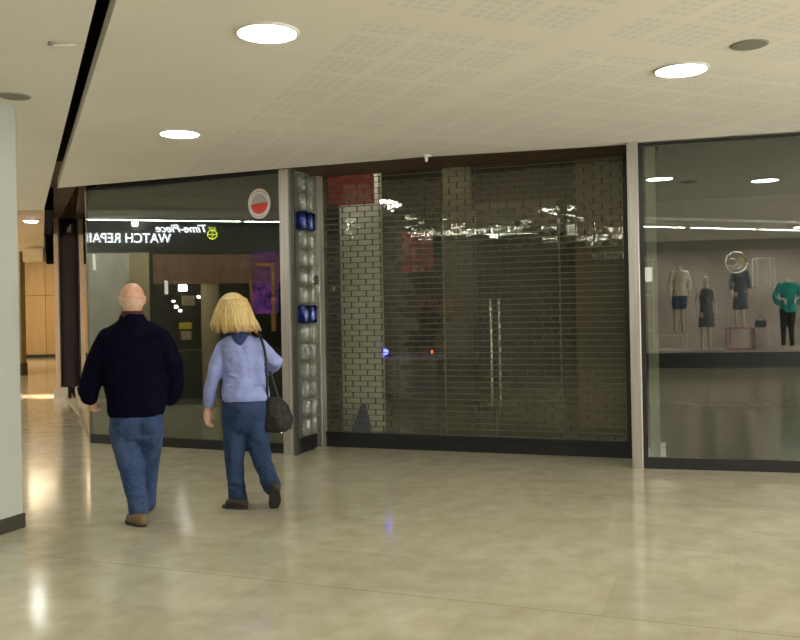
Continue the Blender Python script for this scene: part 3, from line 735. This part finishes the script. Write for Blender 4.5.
# ------------------------------------------------------------------ sticker on the left window
sc = P(258, 203.5, 9.33)
sg = L0+Ld*((Vector((sc.x, sc.y))-L0).dot(Ld)); gn = Vector((Ld.y, -Ld.x))
st = empty('window_sticker', (sg.x, sg.y, sc.z), 'round white and red sticker at the top of the left window', 'sticker')
def sdisc(r0, a0, a1, off, name, m, rx=1.0, squash=1.16):
    n = 36; vs = []; o3 = Vector((sg.x, sg.y, sc.z))+Vector((gn.x, gn.y, 0))*off; X = Vector((Ld.x, Ld.y, 0))
    pts = [o3+X*(r0*math.cos(a0+(a1-a0)*i/n))+Vector((0, 0, r0*squash*math.sin(a0+(a1-a0)*i/n))) for i in range(n+1)]
    back = [p-Vector((gn.x, gn.y, 0))*.001 for p in pts]; m_ = len(pts)
    mb = MB().poly(pts+back, [tuple(range(m_)), tuple(range(2*m_-1, m_-1, -1))]+[(i, m_+i, m_+(i+1) % m_, (i+1) % m_) for i in range(m_)])
    return mb.build(name, m, st)
sdisc(.142, 0, 2*PI, .004, 'white_ring', 'swhite')
sdisc(.098, .04, PI+.04, .006, 'grey_half', 'sgrey', squash=1.1)
sdisc(.106, PI+.06, 2*PI+.16, .006, 'red_half', 'sred', squash=1.05)
mb = MB(); X = Vector((Ld.x, Ld.y, 0))
for i in range(13):
    a = math.radians(38+104*i/12); p = Vector((sg.x, sg.y, sc.z))+X*(.121*math.cos(a))+Vector((0, 0, .121*1.14*math.sin(a)))+Vector((gn.x, gn.y, 0))*.006
    mb.box(tuple(p), (.009, .002, .014), math.atan2(Ld.y, Ld.x))
mb.build('upper_rim_print', 'spink', st); mb = MB()
for i in range(9):
    a = math.radians(235+70*i/8); p = Vector((sg.x, sg.y, sc.z))+X*(.125*math.cos(a))+Vector((0, 0, .125*1.14*math.sin(a)))+Vector((gn.x, gn.y, 0))*.006
    mb.box(tuple(p), (.008, .002, .010), math.atan2(Ld.y, Ld.x))
mb.build('lower_rim_print', 'spink', st)

# ------------------------------------------------------------------ figures
def hand(mb, wrist, d, side, s=1.0, curl=.5, n=8):
    """palm, four unequal curling fingers and a thumb; d = direction of the forearm, side = direction across the palm (towards the thumb)"""
    w_ = Vector(wrist); d = Vector(d).normalized(); side = Vector(side); side = (side-d*side.dot(d)).normalized(); nn = d.cross(side)
    mb.tube([w_-d*.01, w_+d*.045*s, w_+d*.085*s], [.024*s, .036*s, .034*s], n)
    for i, (off_, ln_) in enumerate(((.027, .070), (.009, .078), (-.009, .072), (-.026, .056))):
        p = w_+d*.085*s+side*off_*s; q1 = p+(d*math.cos(curl*.5)+nn*math.sin(curl*.5))*ln_*.5*s
        q2 = q1+(d*math.cos(curl*1.4)+nn*math.sin(curl*1.4))*ln_*.32*s; q3 = q2+(d*math.cos(curl*2.2)+nn*math.sin(curl*2.2))*ln_*.22*s
        mb.tube([p-d*.03*s, p, q1, q2, q3], [.0105*s, .0105*s, .0095*s, .0085*s, .0075*s], n)
    p = w_+d*.025*s+side*.028*s
    mb.tube([p-side*.012, p+side*.02*s+d*.022*s, p+side*.030*s+d*.048*s+nn*.01, p+side*.028*s+d*.07*s+nn*.02], [.014*s, .012*s, .0105*s, .009*s], n)
def head(mb, c, yaw, s=1.0, tilt=0):
    """skull, jaw, brow, nose, lips, chin and ears; yaw 0 looks along +Y"""
    R = Matrix.Rotation(yaw, 3, 'Z') @ Matrix.Rotation(tilt, 3, 'Y'); c = Vector(c)
    def q(x, y, z): return c+R @ Vector((x*s, y*s, z*s))
    mb.ell(q(0, -.012, .025), (.079*s, .098*s, .092*s), 20, 14, yaw)
    mb.ell(q(0, .02, -.045), (.062*s, .074*s, .075*s), 18, 12, yaw)
    mb.ell(q(0, .070, -.095), (.026*s, .024*s, .022*s), 12, 8, yaw)
    mb.tube([q(0, .088, .02), q(0, .104, -.01), q(0, .116, -.03)], [.010*s, .013*s, .016*s], 8)
    mb.tube([q(-.035, .082, .03), q(0, .092, .032), q(.035, .082, .03)], [.012*s, .012*s, .012*s], 8)
    mb.tube([q(-.022, .088, -.064), q(0, .096, -.063), q(.022, .088, -.064)], [.008*s, .011*s, .008*s], 8)
    for e in (-1, 1):
        mb.tube([q(e*.078, -.012, -.032), q(e*.086, -.016, -.005), q(e*.088, -.024, .018), q(e*.080, -.010, .02)], [.010*s, .012*s, .012*s, .008*s], 8)
    return q
def face_bits(q, t, s=1.0):
    for e in (-1, 1): MB().ell(q(e*.032, .082, .008), (.013*s, .013*s, .012*s), 12, 8).build('eye', 'eye', t, smooth=True)
    MB().tube([q(-.024, .100, -.064), q(0, .108, -.063), q(.024, .100, -.064)], [.004, .006, .004], 8).build('lips', 'lip', t, smooth=True)
def shoe(mb, heel, toe, h, s=1.0, wd=.048):
    heel, toe = Vector(heel), Vector(toe); m_ = heel.lerp(toe, .5); d = (toe-heel).normalized()
    upv = Vector((0, 0, 1)); upv = (upv-d*upv.dot(d)).normalized()
    mb.tube([heel+upv*.045, m_+upv*.045, toe-d*.03+upv*.038], [wd*.9, wd*1.02, wd*.86], 14)
    mb.tube([heel+upv*.05, heel+upv*h], [wd*.88, wd*.85], 14)
def sole(mb, heel, toe, wd=.05):
    heel, toe = Vector(heel), Vector(toe); d = (toe-heel).normalized(); sd_ = d.cross(Vector((0, 0, 1))).normalized(); upv = sd_.cross(d)
    L_ = (toe-heel).length; pts = []
    for i in range(20):
        a = 2*PI*i/20; x_ = math.cos(a); y_ = math.sin(a)*(1.0 if math.cos(a) > 0 else .85)
        pts.append(heel.lerp(toe, .5)+d*(x_*(L_/2+.035))+sd_*(y_*wd))
    pts2 = [p+upv*.022 for p in pts]
    mb.poly([tuple(p) for p in pts+pts2], [tuple(range(19, -1, -1)), tuple(range(20, 40))]+[(i, (i+1) % 20, 20+(i+1) % 20, 20+i) for i in range(20)])

# ---- bald man in navy fleece, walking away
dm = 6.42
base = at_z(136, 523, 0)
man = empty('person', (base.x, base.y+.1, 0), 'bald man in navy fleece and blue jeans walking away, left of the woman', 'person')
def Mp(x, y, dd=0): return P(x, y, dm+dd)
hc = Mp(132.5, 299.5, .02)
skb = MB(); q = head(skb, hc, math.radians(4), 1.06)
skb.tube([Mp(132, 309, .0), Mp(132, 321, .0)], [.066, .064], 14)
# the body under the clothes
pel = Mp(136, 420); chest = Mp(134, 355)
skb.loft([((pel.x, pel.y, pel.z-.10), .12, .10), (tuple(pel), .165, .12), (tuple(Mp(135, 392)), .16, .12), (tuple(chest), .17, .12), (tuple(Mp(133, 334)), .14, .09), (tuple(Mp(133, 322)), .09, .07)], 20)
la = [Mp(111, 342), Mp(94, 366, -.02), Mp(90, 388, -.04), Mp(90.5, 397, -.03)]
ra = [Mp(156, 342), Mp(173, 364, .0), Mp(171, 388, .13), Mp(168, 394, .20)]
for arm in (la, ra): skb.tube(arm, [.05, .045, .034, .03], 12)
hand(skb, la[-1], (.05, .35, -1), (.1, 1, .3), .95, 1.0); hand(skb, ra[-1], (-.25, .8, -.5), (0, .5, 1), 1.0, .9)
ll = [Mp(125, 424), Mp(131, 470, -.02), Mp(139, 505, -.14), Mp(139.5, 511, -.16)]
rl = [Mp(148, 424), Mp(148.5, 464, .12), Mp(147, 494, .18), Mp(146.5, 501, .22)]
for leg in (ll, rl): skb.tube(leg, [.080, .055, .036, .032], 12)
skb.build('body', 'skin', man, remesh=.007, sm=3)
face_bits(q, man, 1.06)
# cropped hair fringe round the back of the head
hf = MB(); R4 = Matrix.Rotation(math.radians(4), 3, 'Z')
for a in range(-105, 106, 7):
    th = math.radians(a); x_, y_ = math.sin(th), -math.cos(th)
    pts = []
    for z_ in (.005, -.02, -.045, -.065):
        rr = .081*math.sqrt(max(.05, 1-((z_-.02)/.12)**2)); pts.append(hc+R4 @ Vector((x_*rr*1.06, y_*rr*1.2*1.06-.012, z_*1.06)))
    hf.tube(pts, .006, 6)
hf.build('cropped_hair', 'hairm', man, remesh=.006, sm=4)
# fleece
fj = MB()
def R_(x, y, rx, ry, dd=0): return (tuple(Mp(x, y, dd)), rx, ry)
fj.loft([R_(136, 416, .195, .15), R_(136, 411, .212, .162), R_(136, 400, .222, .170), R_(135.5, 380, .238, .178), R_(135, 360, .243, .178), R_(134, 344, .240, .165), R_(133.5, 333, .215, .145), R_(133, 326, .165, .115), R_(132.5, 320, .108, .095), R_(132.5, 316, .092, .088), R_(132.5, 313, .080, .078)], 28)
fj.tube([Mp(122, 330), Mp(110, 337), Mp(101, 351, -.01), Mp(94.5, 368, -.02), Mp(90, 384, -.05), Mp(88.5, 396, -.06)], [.075, .084, .084, .081, .079, .066], 16)
fj.tube([Mp(147, 330), Mp(158.5, 337), Mp(167, 351), Mp(173, 366, .02), Mp(174, 384, .08), Mp(170, 398, .12)], [.075, .083, .082, .078, .076, .064], 16)
fj.tube([Mp(86, 390, -.06), Mp(91, 399, -.07)], [.066, .050], 12)
# creases
for x0_, y0_, x1_, y1_ in ((96, 360, 103, 372), (92, 374, 101, 383), (116, 404, 150, 408)):
    fj.tube([Mp(x0_, y0_, -.15), Mp(x1_, y1_, -.14)], .012, 8)
fj.build('fleece', 'navy', man, remesh=.010, sm=7, wrinkle=.024, wsize=.12)
MB().loft([R_(132.5, 317, .086, .083), R_(132.5, 313.5, .083, .080), R_(132.5, 310.8, .079, .076)], 24).build('maroon_collar', 'cuff', man, remesh=.006, sm=2)
for arm in (la, ra): MB().tube([arm[2]+Vector((0, 0, -.02)), arm[3]], [.046, .042], 12).build('maroon_cuff', 'cuff', man, remesh=.006, sm=2)
jn = MB()
jn.loft([R_(136.5, 438, .19, .125), R_(136.5, 430, .200, .140), R_(136.5, 420, .200, .145), R_(136.5, 408, .185, .13)], 24)
jn.tube([Mp(125.5, 428), Mp(128, 450, -.01), Mp(132, 472, -.02), Mp(135.5, 490, -.10), Mp(138.5, 503, -.14), Mp(138.5, 511, -.15)], [.122, .108, .088, .078, .074, .074], 18)
jn.tube([Mp(147.5, 428), Mp(148, 448, .06), Mp(147.5, 468, .14), Mp(146.5, 488, .18), Mp(146.5, 504, .22)], [.120, .100, .082, .074, .070], 18)
for y_, dx in ((500, 0), (506, 1), (494, -1)): jn.tube([Mp(131+dx, y_, -.20), Mp(145+dx, y_+2.5, -.2)], .010, 8)
for sx_ in (124, 148): jn.loft([R_(sx_, 434, .040, .02, -.118), R_(sx_, 431, .058, .03, -.118), R_(sx_, 421, .062, .03, -.124), R_(sx_, 420, .055, .02, -.124)], 14)
jn.build('jeans', 'denim', man, remesh=.010, sm=4, wrinkle=.018, wsize=.07)
pk = MB()
for sx_ in (118, 145): pk.loft([R_(sx_+4.5, 436, .05, .012, -.135), R_(sx_+4.5, 424, .058, .012, -.15)], 12)
# two shoes
hl = at_z(139, 524.5, 0); tl = hl+Vector((-.05, .20, 0))
hl = at_z(142.5, 526.5, 0); tl = hl+Vector((-.135, .13, 0))
s1 = MB(); shoe(s1, hl, tl, .055, wd=.050); s1.build('shoe', 'tanshoe', man, remesh=.007, sm=4)
s1 = MB(); sole(s1, hl, tl, .054); s1.build('sole', 'sole', man)
hr = at_z(146, 511, 0); tr_ = hr+Vector((-.04, .21, 0))
s1 = MB(); shoe(s1, hr, tr_, .055, wd=.048); s1.build('shoe', 'tanshoe', man, remesh=.007, sm=4)
s1 = MB(); sole(s1, hr, tr_, .052); s1.build('sole', 'sole', man)

# ---- blonde woman
dw = 6.80
base = at_z(236, 508, 0)
wo = empty('person', (base.x+.1, base.y, 0), 'blonde woman in pale lavender jacket and jeans carrying a dark shoulder bag', 'person')
def Wp(x, y, dd=0): return P(x, y, dw+dd)
hc = Wp(233.5, 308.5, .02); yaw = math.radians(28)
wb = MB(); q = head(wb, hc, yaw, 1.0, math.radians(-6))
wb.tube([Wp(238, 322), Wp(240, 338, .0)], [.052, .058], 12)
wb.loft([(tuple(Wp(245, 420)), .10, .07), (tuple(Wp(245, 410)), .15, .10), (tuple(Wp(245, 392)), .15, .10), (tuple(Wp(243, 372)), .125, .09), (tuple(Wp(241, 352)), .15, .10), (tuple(Wp(240, 342)), .13, .08), (tuple(Wp(240, 336)), .07, .06)], 20)
la = [Wp(222, 348), Wp(214, 376, -.02), Wp(208.5, 402, .02), Wp(207, 410, .04)]
ra = [Wp(259, 347), Wp(276, 361, .02), Wp(272, 366, .20), Wp(262, 372, .26)]
for arm in (la, ra): wb.tube(arm, [.045, .036, .026, .024], 12)
hand(wb, la[-1], (.03, .02, -1), (.6, .8, 0), .92, .55); hand(wb, ra[-1], (-1, .1, 0), (0, .3, 1), .92, 1.0)
ll = [Wp(236, 426), Wp(234, 466, .02), Wp(236.5, 488, -.02), Wp(237.5, 496, -.04)]
rl = [Wp(255, 426), Wp(261, 462, .0), Wp(269, 480, -.14), Wp(271, 485, -.17)]
for leg in (ll, rl): wb.tube(leg, [.070, .048, .034, .030], 12)
wb.build('body', 'skin2', wo, remesh=.007, sm=3)
face_bits(q, wo)
# hair in locks from the crown
hb = MB(); crown = hc+Vector((.006, -.02, .098)); Ry = Matrix.Rotation(yaw*.4, 3, 'Z')
hb.ell(hc+Vector((-.004, -.022, .024)), (.110, .116, .104), 20, 14)
hb.loft([(tuple(hc+Vector((.020, -.040, -.185))), .160, .085), (tuple(hc+Vector((.004, -.036, -.10))), .148, .088), (tuple(hc+Vector((0, -.030, -.04))), .126, .095), (tuple(hc+Vector((0, -.02, .03))), .100, .10)], 24)
for a in range(-125, 126, 9):
    th = math.radians(a); x_, y_ = math.sin(th), -math.cos(th); jit = RND.uniform(-.013, .013)
    ends = .205+RND.uniform(-.020, .018)-.02*abs(x_)
    p = [crown+Ry @ Vector((x_*.03, y_*.03, 0)), hc+Ry @ Vector((x_*.092, y_*.100-.02, .062)), hc+Ry @ Vector((x_*(.116+jit), y_*.108-.025, -.01)),
         hc+Ry @ Vector((x_*(.142+jit), y_*.100-.032, -.085)), hc+Ry @ Vector((x_*(.160+jit*2)+.008, y_*.086-.038, -.13)), hc+Ry @ Vector((x_*(.172+jit*2)+.026, y_*.08-.035+RND.uniform(-.012, .012), -ends))]
    hb.tube(p, [.016, .022, .024, .025, .020, .009], 8)
hb.build('hair', 'hairw', wo, remesh=.0065, sm=3)
def R_(x, y, rx, ry, dd=0): return (tuple(Wp(x, y, dd)), rx, ry)
jk = MB()
jk.loft([R_(245.5, 400.5, .186, .130), R_(245.5, 395, .194, .138), R_(244.5, 384, .180, .130), R_(244, 372, .162, .120), R_(243, 360, .168, .126), R_(241.5, 350, .178, .124), R_(241, 343, .170, .112), R_(240.5, 338, .125, .09), R_(240, 334.5, .075, .07)], 28)
jk.tube([Wp(231, 342), Wp(224, 347), Wp(218, 360, -.01), Wp(213.5, 376, -.02), Wp(210.5, 390, .0), Wp(208.5, 403, .02)], [.055, .063, .060, .056, .052, .046], 16)
jk.tube([Wp(257, 345), Wp(266, 353), Wp(276, 361, .02), Wp(274, 366, .14), Wp(268, 370, .24)], [.066, .060, .056, .050, .044], 16)
for x0_, y0_, x1_, y1_ in ((226, 386, 262, 384), (226, 374, 240, 378)):
    jk.tube([Wp(x0_, y0_, -.105), Wp((x0_+x1_)/2, (y0_+y1_)/2, -.125), Wp(x1_, y1_, -.105)], .010, 8)
jk.build('jacket', 'shirt', wo, remesh=.009, sm=6, wrinkle=.020, wsize=.09)
sf = MB().loft([R_(240, 346, .010, .008, -.105), R_(239.5, 341.5, .042, .012, -.112), R_(239.5, 336.5, .066, .02, -.100), R_(240, 332, .05, .02, -.08)], 16)
sf.loft([R_(240, 338, .085, .078), R_(240, 334, .078, .074), R_(240, 331, .070, .068)], 20)
sf.build('navy_scarf', 'scarf', wo, remesh=.006, sm=3)
jn = MB()
jn.loft([R_(245.5, 431, .15, .11), R_(245.5, 424, .188, .130), R_(245.5, 414, .195, .140), R_(245, 404, .188, .132), R_(245, 394, .170, .115)], 24)
jn.tube([Wp(236.5, 420), Wp(234.5, 440, .01), Wp(234, 462, .02), Wp(235.5, 480, .0), Wp(237, 492, -.03), Wp(238, 500, -.05)], [.112, .096, .076, .068, .070, .074], 18)
jn.tube([Wp(255, 420), Wp(258, 440, .02), Wp(262, 460, .0), Wp(267, 474, -.09), Wp(271.5, 486, -.17)], [.110, .094, .076, .070, .072], 18)
for y_, dx in ((488, 0), (482, -1), (495, 1)): jn.tube([Wp(229+dx, y_, -.09), Wp(242+dx, y_+2, -.09)], .010, 8)
jn.build('jeans', 'denim2', wo, remesh=.010, sm=4, wrinkle=.016, wsize=.07)
hl = at_z(244, 509, 0); tl = hl+Vector((-.15, .06, 0))
s1 = MB(); shoe(s1, hl, tl, .05, wd=.042); s1.build('shoe', 'brshoe', wo, remesh=.007, sm=4)
s1 = MB(); sole(s1, hl, tl, .046); s1.build('sole', 'sole', wo)
tl = at_z(274, 508, .005); hl = Wp(275.5, 492, -.28)
s1 = MB(); shoe(s1, hl, tl, .06, wd=.044); s1.build('shoe', 'brshoe', wo, remesh=.007, sm=4)
s1 = MB(); sole(s1, hl, tl, .047); s1.build('sole', 'sole', wo)
# shoulder bag
bc = Wp(277, 414, -.02)
bg = empty('shoulder_bag', (bc.x, bc.y, bc.z-.15), 'dark brown shoulder bag hanging at the right hip of the woman', 'bag')
b1 = MB().loft([(tuple(bc+Vector((-.01, 0, -.145))), .07, .035), (tuple(bc+Vector((0, 0, -.12))), .115, .060), (tuple(bc+Vector((.005, 0, -.04))), .125, .068), (tuple(bc+Vector((-.01, 0, .06))), .10, .055), (tuple(bc+Vector((-.03, 0, .13))), .06, .03)], 20)
b1.build('bag_body', 'bag', bg, remesh=.008, sm=4, wrinkle=.03, wsize=.08)
stp = [Wp(267, 398, -.03), Wp(267, 380, -.12), Wp(266.5, 362, -.13), Wp(264, 348, -.115), Wp(260.5, 337, -.06), Wp(259, 334, .03), Wp(262, 345, .12), Wp(270, 372, .14), Wp(278, 398, .06)]
MB().tube(stp, .011, 8).build('strap', 'strapm', bg, smooth=True)
bk = Wp(281, 433, -.10)
MB().ell(tuple(bk), (.009, .006, .009)).build('buckle', 'steelw', bg, smooth=True)

# ------------------------------------------------------------------ fashion shop opposite (mirrored in the right window)
a0 = Vector((-.87, -4.84)); ur = Vector((.924, -.382)); nr = Vector((.382, .924))
def Q(t, z, off=0): q_ = a0+ur*t-nr*off; return Vector((q_.x, q_.y, z))
def qbar(a, b, z0, z1, th, off=0): return MB().bar(Q(a, 0, off), Q(b, 0, off), th, z0, z1, -1)
t = empty('display_platform', tuple(Q(2, 0)), 'black plinth platform of the fashion shop opposite, mirrored in the right window', 'platform')
qbar(-2.5, 7.5, 0, .36, 2.2).build('black_plinth', 'black', t); qbar(-2.5, 7.5, .36, .40, 2.24, -.02).build('pale_deck', 'wallg', t)
o = qbar(-3.0, 8.0, 0, H, .1, 2.2).build('wall_display', 'wallg'); tag(o, kind='structure')
o = qbar(-.40, -.28, 0, H, .5, 0).build('trim_5', 'cream'); tag(o, kind='structure')
o = qbar(-3.0, 8.0, 2.78, H, .06, 0).build('trim_6', 'spk'); tag(o, kind='structure')
t = empty('round_sign', tuple(Q(2.0, 2.25, .2)), 'round metal rim sign with two letters in the shop window opposite', 'sign')
cc = Q(2.0, 2.50, .2); X = Vector((ur.x, ur.y, 0)); Z = Vector((0, 0, 1))
MB().tube([cc+X*(.25*math.cos(a))+Z*(.25*math.sin(a)) for a in [2*PI*i/28 for i in range(29)]], .02, 8).build('metal_rim', 'steelw', t, smooth=True)
MB().tube([cc-X*.09+X*(-.09*math.cos(a))*-1+Z*(.10*math.sin(a)) for a in [math.radians(-120+240*i/14) for i in range(15)]], .014, 6).build('curved_letter', 'steelw', t, smooth=True)
text_mesh('S', 'letter', 'yellow', t, cc+X*.17-Z*.09, (-ur.x, -ur.y, 0), (0, 0, 1), .2, None, .01)
MB().disc(tuple(cc-Z*.0), .005, .34).build('hanger', 'black', t)
t = empty('display_rack', tuple(Q(-.25, .85, .4)), 'tall white display rack with a lit panel at the end of the shop window opposite', 'rack')
fa = MB()
for z_ in (.88, 1.75, 2.62): fa.bar(Q(-.22, 0, .4), Q(.10, 0, .4), .03, z_, z_+.035, -1)
for x_ in (-.22, .08): fa.bar(Q(x_, 0, .4), Q(x_+.03, 0, .4), .03, .40, 2.65, -1)
fa.build('frame_bars', 'whitem', t)
qbar(-.19, .08, 2.1, 2.45, .03, .42).build('lit_panel', 'led', t)
def cube_frame(t0, t1, z0, z1, label, m='whitem'):
    t = empty('frame_stool', tuple(Q(t0, z0, .6)), label, 'display frame', 'wire display frames')
    mb = MB()
    for of in (.3, .7):
        for x_ in (t0, t1): mb.tube([Q(x_, z0, of), Q(x_, z1, of)], .012, 6)
        for z_ in (z0+.012, z1): mb.tube([Q(t0, z_, of), Q(t1, z_, of)], .012, 6)
    for x_ in (t0, t1):
        for z_ in (z0+.012, z1): mb.tube([Q(x_, z_, .3), Q(x_, z_, .7)], .012, 6)
    mb.build('wire_frame', m, t); qbar(t0, t1, z1+.004, z1+.02, .4, .3).build('glass_top', 'door', t)
cube_frame(.18, .85, .402, .78, 'white wire frame stool under the cream-bloused mannequin')
cube_frame(1.85, 2.42, .402, .92, 'pink wire frame stool under the slate-clothed mannequin', 'pink')
cube_frame(2.5, 2.9, 1.9, 2.6, 'hanging white wire frame left of teal-topped mannequin')
def mannequin(tc, z, hgt, off, label, top, topm, bot, botm, headed=False, sleeves=True, arm=0):
    t = empty('mannequin', tuple(Q(tc, z, off)), label, 'mannequin', 'mannequins in the shop window opposite')
    s = hgt/1.55; o3 = Q(tc, z, off)
    def q(x, y, zz): return o3+Vector((ur.x, ur.y, 0))*(x*s)+Vector((nr.x, nr.y, 0))*(y*s)+Vector((0, 0, zz*s))
    mb = MB()
    mb.loft([(tuple(q(0, 0, .78)), .13*s, .09*s), (tuple(q(0, 0, .88)), .155*s, .10*s), (tuple(q(0, 0, 1.06)), .11*s, .08*s), (tuple(q(0, 0, 1.26)), .145*s, .10*s), (tuple(q(0, 0, 1.40)), .15*s, .07*s), (tuple(q(0, 0, 1.45)), .05*s, .045*s), (tuple(q(0, 0, 1.53)), .045*s, .042*s)], 16)
    for e in (-1, 1):
        mb.tube([q(e*.16, 0, 1.38), q(e*(.22+arm*.05), -.02, 1.12), q(e*(.20-arm*.1), .08+arm*.1, .90+arm*.18)], [.042*s, .034*s, .022*s], 10)
        hand(mb, q(e*(.20-arm*.1), .08+arm*.1, .90+arm*.18), (0, .2, -1), (0, 1, 0), .9*s, .4, 6)
        mb.tube([q(e*.075, 0, .84), q(e*.07-.02, .03*e, .46), q(e*.075-.02, .02+e*.05, .09)], [.085*s, .05*s, .032*s], 10)
        mb.tube([q(e*.075-.02, .02+e*.05, .07), q(e*.075-.02, .16+e*.05, .02)], [.034*s, .02*s], 8)
    if headed: mb.ell(tuple(q(0, .01, 1.64)), (.07*s, .09*s, .11*s))
    mb.build('figure', 'mann', t, remesh=.012, sm=3)
    mb = MB(); zl = top
    mb.loft([(tuple(q(0, 0, zl)), .19*s, .13*s), (tuple(q(0, 0, (zl+1.1)/2)), .16*s, .115*s), (tuple(q(0, 0, 1.08)), .135*s, .10*s), (tuple(q(0, 0, 1.26)), .168*s, .12*s), (tuple(q(0, 0, 1.40)), .165*s, .085*s), (tuple(q(0, 0, 1.45)), .07*s, .06*s)], 18)
    if sleeves:
        for e in (-1, 1): mb.tube([q(e*.155, 0, 1.38), q(e*(.22+arm*.05), -.02, 1.14), q(e*.215, .04, 1.0)], [.06*s, .058*s, .056*s], 10)
    mb.build('top' if bot else 'dress', topm, t, remesh=.012, sm=3, wrinkle=.03, wsize=.1)
    if bot:
        mb = MB().loft([(tuple(q(0, 0, .76)), .15*s, .115*s), (tuple(q(0, 0, .9)), .168*s, .115*s), (tuple(q(0, 0, 1.0)), .14*s, .10*s)], 16)
        for e in (-1, 1):
            k0, k1, k2 = q(e*.075, 0, .82), q(e*.07-.02, .03*e, .46), q(e*.075-.02, .02+e*.05, .10)
            if bot == 'shorts': mb.tube([k0, k0.lerp(k1, .55)], [.10*s, .09*s], 10)
            else: mb.tube([k0, k1, k2], [.10*s, .062*s, .045*s], 10)
        mb.build('shorts' if bot == 'shorts' else 'trousers', botm, t, remesh=.012, sm=2)
    return t
mannequin(.72, .80, 1.68, .45, 'headless mannequin in cream blouse and blue shorts, mirrored at left of right window', .86, 'blouse', 'shorts', 'blue')
mannequin(1.30, .40, 1.60, .25, 'sleeveless grey-dress mannequin, second from the left in the mirrored shop window', .55, 'greydr', None, None, True, False)
mannequin(2.15, .945, 1.50, .5, 'mannequin in slate blue coat behind round sign in the mirrored shop window', .45, 'slate', None, None, False, True)
mannequin(3.20, .40, 1.72, .35, 'mannequin in teal top and black trousers at the right edge of the right window', .80, 'teal', 'trousers', 'blackc', False, True, 1)
t = empty('handbag', tuple(Q(2.62, .4, .5)), 'small black handbag in the mirrored shop window beside slate coat', 'bag')
qbar(2.5, 2.75, .93, 1.10, .1, .5).build('bag_body', 'black', t, bevel=.02)
MB().tube([Q(2.55, 1.1, .55), Q(2.58, 1.2, .55), Q(2.67, 1.2, .55), Q(2.70, 1.1, .55)], .01, 6).build('bag_handle', 'black', t)
t = empty('plinth_block', tuple(Q(2.62, .4, .5)), 'pale display block under the small black handbag', 'plinth')
qbar(2.45, 2.82, .40, .93, .3, .42).build('block', 'wallg', t)
area('display_light', tuple(Q(1.2, 2.95, .7)), 2.6, .3, 58, (1, .92, .8))
area('display_light', tuple(Q(4.0, 2.95, .7)), 2.6, .3, 58, (1, .92, .8))
